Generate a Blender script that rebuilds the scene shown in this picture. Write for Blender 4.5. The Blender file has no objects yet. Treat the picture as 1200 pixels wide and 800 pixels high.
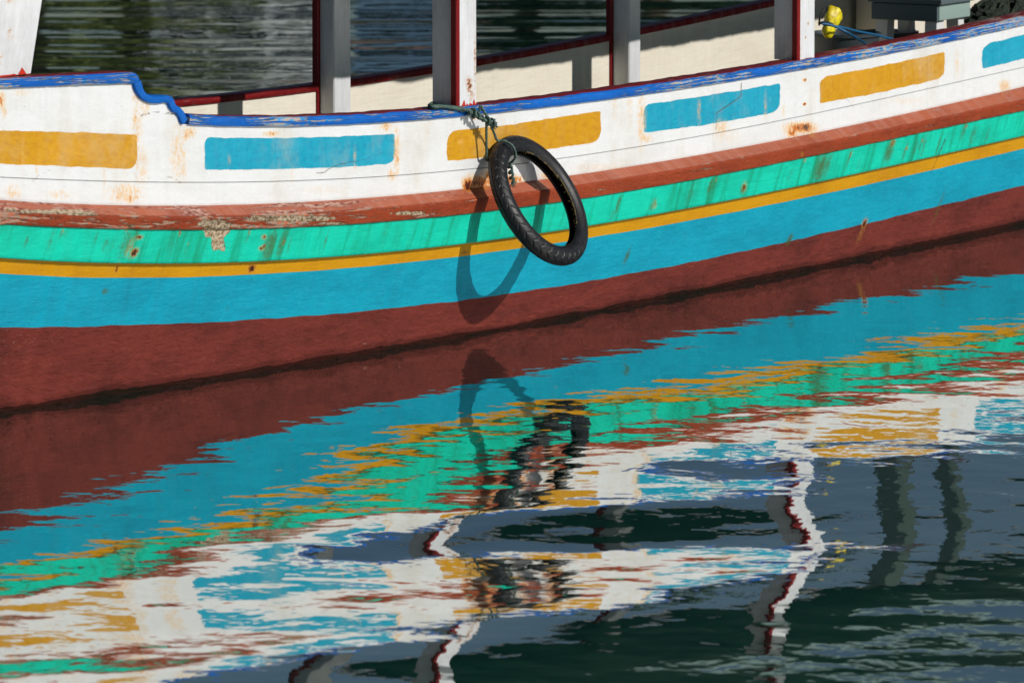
import bpy, bmesh, math, random
import numpy as np
from mathutils import Vector, Matrix
random.seed(7); rng = np.random.default_rng(7)
R = math.radians
scn = bpy.context.scene
COL = scn.collection

# ------------------------------------------------------------------ camera
CAMH, PITCH, FOC = 4.4, R(6.97), 270.0
cam_d = bpy.data.cameras.new('camera'); cam = bpy.data.objects.new('camera', cam_d); COL.objects.link(cam)
cam.location = (0, 0, CAMH); cam.rotation_euler = (R(90) - PITCH, 0, 0)
cam_d.lens = FOC; cam_d.sensor_width = 36; cam_d.clip_end = 5000; cam_d.clip_start = 0.5
cam_d.dof.use_dof = True; cam_d.dof.focus_distance = 36.0; cam_d.dof.aperture_fstop = 7.0
scn.camera = cam
CP, SP = math.cos(PITCH), math.sin(PITCH)
PX = 36.0 / FOC / 1200.0        # survey grid: 1200 units across the field of view

def ray(x, y):
    a = (x - 600) * PX; b = (400 - y) * PX
    return np.array([a, CP + b * SP, -SP + b * CP])
def project(p):
    p = np.asarray(p, float); X = p[..., 0]; Y = p[..., 1]; Z = p[..., 2] - CAMH
    d = Y * CP - Z * SP; u = Y * SP + Z * CP
    return 600 + X / d / PX, 400 - u / d / PX
def ground(x, y):
    r = ray(x, y); k = -CAMH / r[2]; return r * k + np.array([0, 0, CAMH])

# ------------------------------------------------------------------ boat frame: s along the boat, n outwards, z up
PSI = R(58)
T = np.array([math.cos(PSI), math.sin(PSI)]); N = np.array([math.sin(PSI), -math.cos(PSI)])
O = ground(600, 384)[:2]
def P(s, n, z):
    s = np.asarray(s, float); n = np.asarray(n, float) + 0 * s; z = np.asarray(z, float) + 0 * s
    return np.stack([O[0] + s * T[0] + n * N[0], O[1] + s * T[1] + n * N[1], z], -1)

def curve(pts, deg=4):
    p = np.array(pts, float); c = np.polyfit((p[:, 0] - 600) / 600, p[:, 1], deg)
    def f(x):
        x = np.asarray(x, float); xc = np.clip(x, -60, 1260); u = (xc - 600) / 600
        dc = np.polyder(c)
        return np.polyval(c, u) + np.polyval(dc, u) * (x - xc) / 600
    return f
C_water = curve([(0,482),(200,452),(400,419),(520,398),(740,357),(800,346),(933,318),(1067,290),(1200,262)], 3)
C_red = curve([(0,384),(200,379),(400,367),(500,357),(740,321),(800,308),(933,281),(1067,250),(1200,217)])
C_blue = curve([(0,321),(150,324.5),(263,323),(400,316),(500,305.5),(690,278),(740,269.5),(800,260),(933,235),(1067,205),(1200,174)])
C_green = curve([(0,303),(150,307),(263,308),(400,301),(500,290.5),(690,264),(740,254),(800,244),(933,219),(1067,189),(1200,158)])
C_railb = curve([(0,263),(150,268),(263,268),(400,264),(482,259),(520,255),(598,243),(680,231),(820,209),(900,193),(1000,174),(1100,151),(1200,129)])
C_ledge = curve([(0,245),(150,251),(300,251),(400,247),(520,238),(600,227),(680,215),(820,193),(900,177),(1000,160),(1100,139),(1200,115)])
C_whiteb = curve([(0,234),(100,239),(200,241),(300,238),(400,234),(445,231),(520,224),(600,214),(680,204),(740,195),(820,181),(900,165.5),(1000,147),(1100,125),(1200,101)])
C_groove = curve([(0,208),(100,212),(200,213.5),(300,213),(445,208),(540,200),(617,191),(720,176),(820,159),(900,145),(962,132),(1000,124),(1100,101.5),(1200,79)])
C_gunb = curve([(217,146),(300,148),(370,147),(445,143),(520,138.5),(585,132),(650,124.5),(715,114.5),(820,101),(900,87),(950,80),(1000,71),(1100,50.5),(1200,29)])
C_gunt = curve([(217,134),(300,136.5),(370,136),(445,132),(520,128),(585,122),(650,114.5),(715,105),(820,90),(900,77.5),(950,70),(1000,61),(1100,41),(1200,19)])

# waterline plan curve
xs = np.linspace(-60, 1260, 60); g = np.array([ground(x, C_water(x)) for x in xs])[:, :2] - O
ws = g @ T; wn = g @ N
cw = np.polyfit(ws / 5, wn, 3); S0, S1 = ws.min(), ws.max()
def W(s):
    s = np.asarray(s, float); sc = np.clip(s, S0, S1)
    v = np.polyval(cw, sc / 5) + np.polyval(np.polyder(cw), sc / 5) / 5 * (s - sc)
    # beyond the surveyed length the hull closes towards stem and transom
    v = v - 0.035 * np.clip(S0 - 0.3 - s, 0, None) ** 2.2 - 0.02 * np.clip(s - S1 - 0.5, 0, None) ** 2
    return v
SL, SR = S0 - 3.0, S1 + 3.2
ST = np.concatenate([np.arange(SL, S0 - .1, .08), np.arange(S0 - .1, S1 + .1, .012), np.arange(S1 + .1, SR, .08)])
SCL = np.clip(ST, S0, S1)

def solve_z(C, n_of_z):
    """height of a line of the hull at every station, from its surveyed run and its lateral offset"""
    z = np.full(len(ST), .5)
    base = SCL
    for it in range(25):
        p = P(base, W(base) + n_of_z(z), z)
        x, y = project(p); p2 = p.copy(); p2[:, 2] += .01
        y2 = project(p2)[1]
        z = z + np.clip((C(x) - y) / ((y2 - y) / .01), -.3, .3)
    return z
def wob(a, seed, f=1.0):
    r = np.random.default_rng(seed); v = 0
    for k in range(9):
        v = v + math.pow(.8, k) * np.sin(ST * f * (1.7 * (k + 1) + r.random()) * 1.6 + r.random() * 6.28)
    return a * v / 2.0

zW = np.zeros(len(ST)); dW = np.zeros(len(ST))
M_CH, M_RED, M_TOP = 1.0, .36, .26
zC = solve_z(lambda x: C_water(x) - 9 , lambda z: M_CH * z) + wob(.005, 1); 
jit = np.convolve(np.random.default_rng(4).normal(0, 1, len(ST)), np.ones(5) / 5, 'same'); zC = np.maximum(zC + .010 * jit + .006 * np.convolve(jit, np.ones(25) / 8, 'same'), .008); dC = M_CH * zC
zR = solve_z(C_red, lambda z: dC + M_RED * (z - zC)) + wob(.0025, 2, 2); dR = dC + M_RED * (zR - zC)
zB = solve_z(C_blue, lambda z: dR + M_TOP * (z - zR)) + wob(.0012, 3); dB = dR + M_TOP * (zB - zR)
zG = solve_z(C_green, lambda z: dB + M_TOP * (z - zB)); dG = dB + M_TOP * (zG - zB)
zK = solve_z(C_railb, lambda z: dG + .026 + .16 * (z - zG)); dK = dG + .026 + .16 * (zK - zG)
zL = solve_z(C_ledge, lambda z: dK + .022 + 0 * z); dL = dK + .022
zH = solve_z(C_whiteb, lambda z: dL - .055 + 0 * z); dH = dL - .055
DP = dH.copy()                                   # the bulwark stands upright on this offset
zV = solve_z(C_groove, lambda z: DP - .003 + 0 * z)
zA = solve_z(C_gunb, lambda z: DP + 0 * z)
zT = solve_z(C_gunt, lambda z: DP + .014 + 0 * z)
def at(arr, s): return np.interp(s, ST, arr)
NP = W(ST) + DP                                   # n of the bulwark's outer face
def npan(s): return np.interp(s, ST, NP)

def unproj(x, y, off=0.0, base=None):
    """point where the sight line (x, y) meets the upright sheet at 'off' outwards of the bulwark -> s, z"""
    r = ray(x, y); B = NP if base is None else base
    p = P(ST, B + off, 0); c = p[:, 0] * r[1] - p[:, 1] * r[0]
    s = float(np.interp(0, c, ST)) if c[-1] > c[0] else float(np.interp(0, c[::-1], ST[::-1]))
    q = P(s, np.interp(s, ST, B) + off, 0); k = math.hypot(q[0], q[1]) / math.hypot(r[0], r[1])
    return s, CAMH + r[2] * k
def U3(x, y, off=0.0):
    s, z = unproj(x, y, off); return P(s, npan(s) + off, z)

# ------------------------------------------------------------------ mesh helpers
def link(name, me, mats, parent=None, smooth=True):
    o = bpy.data.objects.new(name, me); COL.objects.link(o)
    for m in (mats if isinstance(mats, (list, tuple)) else [mats]): me.materials.append(m)
    if smooth:
        me.polygons.foreach_set('use_smooth', [True] * len(me.polygons))
    if parent is not None:
        o.parent = parent; o.matrix_parent_inverse = Matrix.Translation(parent.location).inverted()
    return o
def sharp(me, ang=35):
    me.update()
    try: me.set_sharp_from_angle(angle=R(ang))
    except Exception: pass
def tag(o, label, cat, group=None, kind=None):
    if label: o['label'] = label
    if cat: o['category'] = cat
    if group: o['group'] = group
    if kind: o['kind'] = kind
    return o
def empty(name, loc):
    o = bpy.data.objects.new(name, None); COL.objects.link(o); o.location = loc; o.empty_display_size = .2
    return o

class MB:
    def __init__(s): s.v = []; s.f = []; s.m = []; s.uv = []
    def add(s, verts, faces, mat=0, uv=None):
        b = len(s.v); s.v += [tuple(map(float, q)) for q in verts]
        s.uv += [tuple(q) for q in uv] if uv is not None else [(float(q[0]) + float(q[1]), float(q[2])) for q in verts]
        for i, f in enumerate(faces):
            s.f.append([b + j for j in f]); s.m.append(mat[i] if isinstance(mat, list) else mat)
    def grid(s, G, mat=0, uv=None, closed=False, rowmat=None):
        """G: rows x cols x 3"""
        r, c = G.shape[:2]; F = []; Mt = []
        for i in range(r - 1):
            for j in range(c - 1):
                F.append((i * c + j, i * c + j + 1, (i + 1) * c + j + 1, (i + 1) * c + j)); Mt.append(rowmat[i] if rowmat is not None else mat)
            if closed: F.append((i * c + c - 1, i * c, (i + 1) * c, (i + 1) * c + c - 1)); Mt.append(rowmat[i] if rowmat is not None else mat)
        s.add(G.reshape(-1, 3), F, Mt, None if uv is None else uv.reshape(-1, 2))
    def box(s, c8, mat=0): s.add(c8, [(0,3,2,1),(4,5,6,7),(0,1,5,4),(1,2,6,5),(2,3,7,6),(3,0,4,7)], mat)
    def build(s, name, mats, parent=None, smooth=True, ang=35, attrs=None, bevel=0, sub=0):
        me = bpy.data.meshes.new(name); me.from_pydata(s.v, [], s.f); me.polygons.foreach_set('material_index', s.m)
        bm = bmesh.new(); bm.from_mesh(me)
        if bevel: bmesh.ops.bevel(bm, geom=bm.edges[:], offset=bevel, segments=2, affect='EDGES', profile=.5)
        bm.to_mesh(me); bm.free()
        if not bevel:
            l = me.uv_layers.new(name='UV'); n = len(me.loops); vi = np.zeros(n, int); me.loops.foreach_get('vertex_index', vi)
            l.data.foreach_set('uv', np.array(s.uv)[vi].astype(np.float32).ravel())
        if attrs:
            for k, a in attrs.items():
                at_ = me.attributes.new(k, 'FLOAT', 'POINT'); at_.data.foreach_set('value', np.asarray(a, np.float32))
        o = link(name, me, mats, parent, smooth)
        if smooth: sharp(me, ang)
        return o
def bbox_pts(s0, s1, n0, n1, z0, z1, rel=True):
    """box in boat frame; n relative to the bulwark face when rel"""
    q = []
    for z in (z0, z1):
        for (s, n) in ((s0, n0), (s1, n0), (s1, n1), (s0, n1)):
            q.append(P(s, (npan(s) if rel else 0) + n, z))
    return q
def tube(mb, pts, rad, seg=10, strands=0, twist=90, mat=0, cap=True, step=None):
    pts = [np.array(p, float) for p in pts]
    # Catmull-Rom resample
    L = []
    for i in range(len(pts) - 1):
        p0 = pts[max(i - 1, 0)]; p1 = pts[i]; p2 = pts[i + 1]; p3 = pts[min(i + 2, len(pts) - 1)]
        k = max(3, int(np.linalg.norm(p2 - p1) / (step or rad * 1.2)))
        for j in range(k):
            t = j / k
            L.append(.5 * ((2 * p1) + (-p0 + p2) * t + (2 * p0 - 5 * p1 + 4 * p2 - p3) * t * t + (-p0 + 3 * p1 - 3 * p2 + p3) * t ** 3))
    L.append(pts[-1]); L = np.array(L); n = len(L)
    tg = np.gradient(L, axis=0); tg /= np.linalg.norm(tg, axis=1)[:, None] + 1e-9
    up = np.array([0.13, .2, 1.0]); a = np.cross(tg[0], up); a /= np.linalg.norm(a)
    G = []; d = 0
    for i in range(n):
        a = a - tg[i] * a.dot(tg[i]); a /= np.linalg.norm(a) + 1e-9; b = np.cross(tg[i], a)
        if i: d += np.linalg.norm(L[i] - L[i - 1])
        row = []
        for j in range(seg):
            ph = 2 * math.pi * j / seg; r = rad
            if strands: r = rad * (1 + .22 * math.cos(strands * (ph - twist * d)))
            row.append(L[i] + r * (math.cos(ph) * a + math.sin(ph) * b))
        G.append(row)
    G = np.array(G); b0 = len(mb.v); mb.grid(G, mat, closed=True)
    if cap:
        mb.f.append([b0 + j for j in range(seg)][::-1]); mb.m.append(mat)
        mb.f.append([b0 + (n - 1) * seg + j for j in range(seg)]); mb.m.append(mat)

# ------------------------------------------------------------------ materials
def lin(r, g, b):
    f = lambda c: (c / 255 / 12.92) if c <= 10 else ((c / 255 + .055) / 1.055) ** 2.4
    return (f(r), f(g), f(b), 1)
class NT:
    def __init__(s, name):
        s.m = bpy.data.materials.new(name); s.m.use_nodes = True; s.t = s.m.node_tree; s.t.nodes.clear()
        s.out = s.n('ShaderNodeOutputMaterial'); s.b = s.n('ShaderNodeBsdfPrincipled'); s.l(s.b.outputs[0], s.out.inputs[0])
    def n(s, typ, **kw):
        q = s.t.nodes.new(typ)
        for k, v in kw.items():
            if k.startswith('i_'): q.inputs[k[2:].replace('_', ' ')].default_value = v
            else: setattr(q, k, v)
        return q
    def l(s, a, b): s.t.links.new(a, b)
    def uv(s, sx=1, sy=1, rot=0):
        a = s.n('ShaderNodeUVMap'); a.uv_map = 'UV'; m = s.n('ShaderNodeMapping'); s.l(a.outputs[0], m.inputs[0])
        m.inputs['Scale'].default_value = (sx, sy, 1); m.inputs['Rotation'].default_value = (0, 0, rot); return m.outputs[0]
    def obj(s, sc=(1, 1, 1)):
        a = s.n('ShaderNodeTexCoord'); m = s.n('ShaderNodeMapping'); s.l(a.outputs['Object'], m.inputs[0]); m.inputs['Scale'].default_value = sc; return m.outputs[0]
    def noise(s, vec, scale, detail=4, rough=.55, dist=0):
        q = s.n('ShaderNodeTexNoise'); q.inputs['Scale'].default_value = scale; q.inputs['Detail'].default_value = detail
        q.inputs['Roughness'].default_value = rough; q.inputs['Distortion'].default_value = dist; s.l(vec, q.inputs['Vector']); return q.outputs['Fac']
    def math(s, op, a, b=None, c=None, clamp=False):
        q = s.n('ShaderNodeMath', operation=op); q.use_clamp = clamp
        for i, v in enumerate((a, b, c)):
            if v is None: continue
            if isinstance(v, (int, float)): q.inputs[i].default_value = v
            else: s.l(v, q.inputs[i])
        return q.outputs[0]
    def ss(s, v, a, b):
        q = s.n('ShaderNodeMapRange'); q.interpolation_type = 'SMOOTHSTEP'; s.l(v, q.inputs[0])
        q.inputs[1].default_value = a; q.inputs[2].default_value = b; q.inputs[3].default_value = 0; q.inputs[4].default_value = 1; return q.outputs[0]
    def mix(s, f, a, b):
        q = s.n('ShaderNodeMix', data_type='RGBA')
        for v, k in ((f, 0), (a, 6), (b, 7)):
            if isinstance(v, (int, float)): q.inputs[k].default_value = v
            elif isinstance(v, tuple): q.inputs[k].default_value = v
            else: s.l(v, q.inputs[k])
        return q.outputs[2]
    def attr(s, name): q = s.n('ShaderNodeAttribute'); q.attribute_name = name; return q.outputs['Fac']
    def bump(s, h, dist, prev=None, strength=1.0):
        q = s.n('ShaderNodeBump'); q.inputs['Distance'].default_value = dist; q.inputs['Strength'].default_value = strength
        s.l(h, q.inputs['Height'])
        if prev is not None: s.l(prev, q.inputs['Normal'])
        return q.outputs[0]
    def done(s, col, rough=.5, normal=None, spec=.5):
        if isinstance(col, tuple): s.b.inputs['Base Color'].default_value = col
        else: s.l(col, s.b.inputs['Base Color'])
        if isinstance(rough, (int, float)): s.b.inputs['Roughness'].default_value = rough
        else: s.l(rough, s.b.inputs['Roughness'])
        s.b.inputs['Specular IOR Level'].default_value = spec
        if normal is not None: s.l(normal, s.b.inputs['Normal'])
        return s.m

def paint(name, col, dark=None, chip=None, chipcol=lin(150, 140, 125), chipcol2=None, grain=.0012, rough=.45, stain=True, brush=.5, chipstretch=(6, 60), coarse=0, dots=True, chipw=.03, streak=False, spec=.22):
    """old brushed paint on planks: mottling, grain, worn chips, rust where the 'rust' attribute says, bare filler where 'bare' says, cracks"""
    k = NT(name); c2 = dark or tuple(x * .72 for x in col[:3]) + (1,)
    n1 = k.noise(k.uv(1.6, 4), 1.3, 5, .6); n2 = k.noise(k.uv(9, 26), 2.0, 4, .6)
    c = k.mix(k.math('MULTIPLY', k.ss(n1, .38, .72), brush), col, c2)
    c = k.mix(k.math('MULTIPLY', k.ss(n2, .5, .8), brush * .6), c, tuple(min(1, x * 1.25 + .01) for x in col[:3]) + (1,))
    ns = k.noise(k.uv(5, 75), 1.0, 6, .7, .4); c = k.mix(k.math('MULTIPLY', k.ss(ns, .50, .70), .30 * min(1, brush + .3)), c, tuple(x * .55 for x in col[:3]) + (1,)); c = k.mix(k.math('MULTIPLY', k.ss(ns, .50, .32), .22 * min(1, brush + .3)), c, tuple(min(1, x * 1.25 + .03) for x in col[:3]) + (1,))
    if dots:
        vs = k.noise(k.uv(60, 60), 1.7, 2, .5); c = k.mix(k.math('MULTIPLY', k.ss(vs, .70, .76), .55), c, tuple(x * .3 for x in col[:3]) + (1,))
    if streak:
        vr = k.n('ShaderNodeVectorRotate'); vr.rotation_type = 'Z_AXIS'; vr.inputs['Angle'].default_value = .24; ua = k.n('ShaderNodeUVMap'); ua.uv_map = 'UV'; k.l(ua.outputs[0], vr.inputs['Vector'])
        mp = k.n('ShaderNodeMapping'); mp.inputs['Scale'].default_value = (11, .8, 1); k.l(vr.outputs[0], mp.inputs[0]); st_ = k.noise(mp.outputs[0], 1.0, 5, .65)
        c = k.mix(k.math('MULTIPLY', k.ss(st_, .47, .70), .75), c, lin(16, 132, 84))
    h = k.noise(k.uv(5, 70), 2.5, 4, .65)
    if chip is not None:
        cn = k.noise(k.uv(*chipstretch), 1.0, 6, .68, .3); cn2 = k.noise(k.uv(1.1, 3), 1.0, 2)
        v = k.math('ADD', cn, k.math('MULTIPLY', k.math('SUBTRACT', cn2, .5), .5))
        if chip != 'attr': v = k.math('ADD', v, k.math('MULTIPLY', k.attr('wear'), .35))
        cm = k.ss(v, 1 - chip, 1 - chip + chipw)
        cc = chipcol
        if chipcol2: cc = k.mix(k.ss(k.noise(k.uv(20, 60), 1.3, 3), .45, .6), chipcol, chipcol2)
        c = k.mix(cm, c, cc); h = k.math('SUBTRACT', h, k.math('MULTIPLY', cm, .8))
    if stain:
        f = k.noise(k.uv(60, 34), 1.0, 7, .75, .3); a = k.attr('rust')
        m = k.math('ADD', a, k.math('MULTIPLY', k.math('SUBTRACT', f, .5), k.math('MULTIPLY', k.ss(a, .0, .3), 2.2)))
        pale = k.ss(m, .12, .8); mid = k.ss(m, .55, .8); core = k.ss(m, .78, .95)
        c = k.mix(k.math('MULTIPLY', pale, .5), c, lin(196, 140, 50))
        c = k.mix(k.math('MULTIPLY', mid, .85), c, lin(150, 74, 12)); c = k.mix(core, c, lin(58, 24, 12))
        mo = k.attr('moss'); mm = k.math('ADD', mo, k.math('MULTIPLY', k.math('SUBTRACT', f, .5), k.math('MULTIPLY', k.ss(mo, 0, .3), 1.5)))
        c = k.mix(k.math('MULTIPLY', k.ss(mm, .1, .8), .75), c, lin(72, 92, 30)); c = k.mix(k.ss(mm, .85, 1.0), c, lin(70, 34, 16))
        ba = k.attr('bare'); fb = k.noise(k.uv(22, 22), 1.0, 5, .7); bm_ = k.ss(k.math('ADD', ba, k.math('MULTIPLY', k.math('SUBTRACT', fb, .5), 1.0)), .48, .54)
        bc = k.mix(k.ss(k.noise(k.uv(50, 50), 1, 4, .7), .42, .6), lin(196, 176, 148), lin(120, 96, 66))
        c = k.mix(bm_, c, bc); h = k.math('SUBTRACT', h, bm_)
        cr = k.ss(k.attr('crack'), .35, .8); c = k.mix(k.math('MULTIPLY', cr, .8), c, lin(60, 48, 40)); h = k.math('SUBTRACT', h, k.math('MULTIPLY', cr, 2.0))
    nb = k.bump(h, grain)
    if coarse: nb = k.bump(k.noise(k.uv(14, 30), 1.0, 6, .7, .5), coarse, nb)
    return k.done(c, k.math('ADD', rough, k.math('MULTIPLY', n2, .15)), nb, spec)

WHITE = lin(226, 227, 226)
mat_red = paint('red_antifouling', lin(120, 48, 38), lin(88, 32, 26), grain=.002, rough=.62, coarse=.010, chip=.33, chipcol=lin(176, 110, 96), chipstretch=(22, 60), brush=.9, chipw=.10)
mat_wet = paint('wet_weedy_red', lin(78, 34, 26), lin(34, 32, 20), grain=.002, rough=.25, coarse=.012, stain=False, brush=1)
mat_blue = paint('turquoise_blue_paint', lin(0, 160, 186), lin(0, 140, 168), chip=.33, chipcol=lin(60, 196, 214), chipstretch=(9, 46), grain=.003, brush=.8, coarse=.004, chipw=.16)
mat_green = paint('sea_green_paint', lin(0, 204, 172), lin(0, 178, 148), chip=.32, chipcol=lin(96, 222, 190), chipstretch=(9, 46), grain=.0025, brush=.8, coarse=.003, chipw=.16, streak=True)
mat_yellow = paint('ochre_stripe_paint', lin(208, 148, 0), lin(178, 116, 0), grain=.0015, coarse=.002)
mat_rail = paint('brown_red_rail_paint', lin(162, 68, 34), lin(108, 36, 18), chip=.365, chipcol=lin(168, 146, 126), chipcol2=lin(204, 112, 78), grain=.006, rough=.32, chipstretch=(4, 60), coarse=.004)
mat_ledge = paint('worn_rail_top_paint', lin(176, 98, 70), lin(136, 60, 38), chip=.40, chipcol=lin(190, 150, 132), chipcol2=lin(120, 48, 32), grain=.002, rough=.3, chipstretch=(3, 40), chipw=.12)
mat_cap = paint('cobalt_blue_worn_paint', lin(10, 100, 190), lin(4, 72, 156), chip=.40, chipcol=lin(176, 166, 156), chipcol2=lin(60, 150, 210), grain=.003, chipstretch=(3, 110), rough=.4, stain=False)
mat_capred = paint('dark_red_trim_paint', lin(132, 22, 24), lin(90, 14, 18), chip=.30, chipcol=lin(176, 150, 140), grain=.002, stain=False, rough=.35)
mat_white_plain = paint('white_gloss_paint', WHITE, lin(206, 204, 198), grain=.0012, rough=.4, brush=.35)
mat_inner = paint('inner_cream_paint', lin(238, 230, 212), lin(220, 210, 190), grain=.001, stain=False, brush=.4)
mat_post = paint('white_post_paint', lin(220, 221, 222), lin(176, 178, 178), grain=.003, brush=.6, chip=.30, chipcol=lin(150, 140, 126), chipstretch=(5, 40))
mat_deck = paint('deck_boards', lin(70, 68, 64), grain=.003, stain=False)
mat_roofu = paint('dark_green_underside', lin(6, 92, 70), lin(4, 70, 58), grain=.002, stain=False)
mat_rooft = paint('roof_top_grey', lin(170, 172, 170), grain=.002, stain=False)
mat_slate = paint('slate_grey_paint', lin(92, 104, 108), grain=.002, stain=False)
mat_apron_shade = paint('shaded_side_paint', lin(92, 106, 110), chip=.26, chipcol=lin(150, 130, 110), grain=.002, stain=False)  # darker than the sage: shade of the table's left side put into the colour
mat_sage = paint('sage_grey_paint', lin(150, 172, 164), chip=.25, chipcol=lin(150, 90, 50), grain=.002, stain=False)

def panel_mat():
    """white bulwark with hand-painted ochre and turquoise panels; the panels' outlines are distances kept per vertex"""
    k = NT('white_bulwark_painted_panels')
    n1 = k.noise(k.uv(1.3, 3), 1.3, 5, .6); n2 = k.noise(k.uv(10, 22), 2, 4, .6)
    c = k.mix(k.math('MULTIPLY', k.ss(n1, .4, .75), .35), WHITE, lin(200, 199, 194))
    w = k.math('MULTIPLY', k.math('SUBTRACT', k.noise(k.uv(7, 12), 1.2, 5, .6), .5), .018)
    for a, col, c2 in (('panel_yellow', lin(204, 148, 0), lin(188, 126, 0)), ('panel_blue', lin(12, 158, 184), lin(4, 138, 172))):
        m = k.ss(k.math('ADD', k.attr(a), w), -.0012, .0012)
        cc = k.mix(k.math('MULTIPLY', k.ss(n2, .4, .7), .7), col, c2)
        cc = k.mix(k.math('MULTIPLY', k.ss(n1, .45, .7), .25), cc, tuple(min(1, x * 1.3 + .03) for x in col[:3]) + (1,))
        e = k.ss(k.math('ADD', k.attr(a), w), -.006, .001)
        c = k.mix(k.math('MULTIPLY', k.math('MULTIPLY', e, k.ss(k.noise(k.uv(30, 30), 1, 3), .5, .6)), .35), c, lin(214, 150, 70))
        c = k.mix(m, c, cc)
    sp = k.noise(k.uv(55, 55), 1.7, 2, .5); c = k.mix(k.math('MULTIPLY', k.ss(sp, .70, .75), .5), c, lin(90, 80, 70))
    cn = k.noise(k.uv(7, 60), 1, 6, .7); c = k.mix(k.math('MULTIPLY', k.ss(cn, .69, .73), .5), c, lin(168, 156, 138))
    f = k.noise(k.uv(60, 34), 1.0, 7, .75, .3); a = k.attr('rust')
    m = k.math('ADD', a, k.math('MULTIPLY', k.math('SUBTRACT', f, .5), k.math('MULTIPLY', k.ss(a, .0, .3), 2.3)))
    c = k.mix(k.math('MULTIPLY', k.ss(m, .02, .6), .75), c, lin(230, 180, 96))
    c = k.mix(k.math('MULTIPLY', k.ss(m, .5, .72), .9), c, lin(196, 104, 10)); c = k.mix(k.ss(m, .88, 1.05), c, lin(80, 32, 12))
    sc_ = k.noise(k.uv(3, 90, .25), 1.6, 6, .75, .8); c = k.mix(k.math('MULTIPLY', k.ss(sc_, .66, .69), .45), c, lin(140, 128, 112))
    dm = k.noise(k.uv(2.2, 1.4), 1.0, 6, .7); c = k.mix(k.math('MULTIPLY', k.ss(dm, .48, .72), .38), c, lin(198, 184, 154))
    cr = k.ss(k.attr('crack'), .30, .9); c = k.mix(k.math('MULTIPLY', cr, .6), c, lin(96, 80, 60))
    h = k.math('SUBTRACT', k.noise(k.uv(4, 60), 2.5, 4, .65), k.math('MULTIPLY', cr, 2))
    nb = k.bump(h, .0014); nb = k.bump(k.noise(k.uv(8, 14), 1, 3), .006, nb)
    return k.done(c, k.math('ADD', .38, k.math('MULTIPLY', n2, .2)), nb, .4)
mat_panel = panel_mat()

# ------------------------------------------------------------------ stains, placed on the planking
RUST = [(943,94,1.8,1.6,1.4,0),(943,122,1.8,1.6,1.4,0),(170,120,6,18,.35,0),(160,112,5,14,.4,0),(214,190,6,26,.3,0),(70,228,18,6,.25,0),(380,222,30,6,.18,0),(700,196,30,5,.22,0),(1060,118,30,6,.18,0),(850,158,20,10,.2,0),(500,148,4,40,.16,0),(640,140,3,20,.15,0),(1000,100,3,40,.15,0), # x, y, rx, ry, strength (survey units), slant
 (160,150,7,40,.32,0),(166,195,9,26,.28,0),(208,180,10,34,.30,0),(222,155,8,7,.45,0),(218,160,4,4,.6,0),(148,226,20,11,.42,0),(152,233,8,6,.5,0),
 (453,149,7,5,.55,0),(465,178,3.5,28,.5,0),(459,205,5,7,.45,0),(318,157,9,3,.6,0),(300,148,5,2,.4,0),
 (549,216,7,8,1.15,0),(562,214,14,9,.95,0),(578,208,16,9,.85,0),(600,210,12,5,.8,0),(645,206,12,4,.6,0),(548,218,4,6,1.4,0),
 (752,140,5,34,.42,0),(758,162,7,5,.4,0),(738,120,4,30,.22,0),(720,125,4,26,.2,0),
 (938,150,17,6,.95,0),(945,149,5,5,1.35,0),(928,156,7,5,.8,0),(952,158,5,4,.6,0),(845,149,8,9,.42,0),(1177,101,7,7,.5,0),(1175,110,4,12,.3,0),
 (2,118,4,9,.7,0),(5,130,3,8,.5,0),(25,108,12,5,.25,0),(15,225,10,10,.3,0),(540,166,3,3,.5,0),(556,133,4,7,.7,0),(942,77,4,5,.9,0),
 (157,296,5,6,1.1,.3),(163,278,5,3,.9,.3),(152,290,5,12,.6,.35),(137,314,3,8,.8,.2),(295,314,6,6,1.0,.3),(126,315,3,3,.6,0),
 (310,278,4,3,1.0,0),(308,290,5,4,.9,.3),(545,296,8,4,.7,.3),(566,295,4,3,.5,0),(872,219,3,6,1.0,.1),(1013,262,3,6,1.1,.3),(1009,274,3,12,.5,.35),
 (430,303,4,3,.6,.3),(767,240,3,6,.7,.2),(1046,168,3,5,.9,.2),(1036,201,7,7,.45,.4),(1118,190,3,3,.8,0),(650,292,3,3,.5,0),
 (940,181,2,3,.8,0),(612,258,5,6,.35,.3),
]
MOSS = [(148,282,7,22,.55,.35),(128,290,10,14,.25,.35),(316,288,7,20,.75,.35),(330,286,5,18,.6,.35),(60,285,14,20,.2,.35),(200,285,14,20,.2,.35),
 (962,196,7,18,.8,.3),(970,192,4,20,.6,.3),(1042,178,5,14,.75,.3),(1140,160,4,14,.45,.3),(870,222,4,9,.6,.2),(765,240,4,10,.5,.3),(718,252,4,10,.35,.3),(810,225,5,20,.35,.35),(925,208,4,14,.3,.35),
 (925,281,3,7,.9,.4),(123,341,4,4,.7,0),(735,300,2.5,12,.7,.4),(265,362,4,3,.4,0),(450,275,10,16,.2,.3),(1110,165,12,16,.2,.3),(1101,240,2,24,.5,.35)]
BARE = [(254,270,17,9,1.1,0),(255,284,9,12,.95,0),(262,292,4,5,.7,0),(62,248,55,3.0,.95,0),(95,251,25,2.0,.9,0),(340,256,66,4,.95,0),(390,262,30,3,.7,0),(480,250,30,3.5,.75,0),(250,262,24,6,.9,0),(12,246,12,3,.7,0),(1150,137,10,2,.5,0),(700,222,20,1.5,.6,0)]
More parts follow.
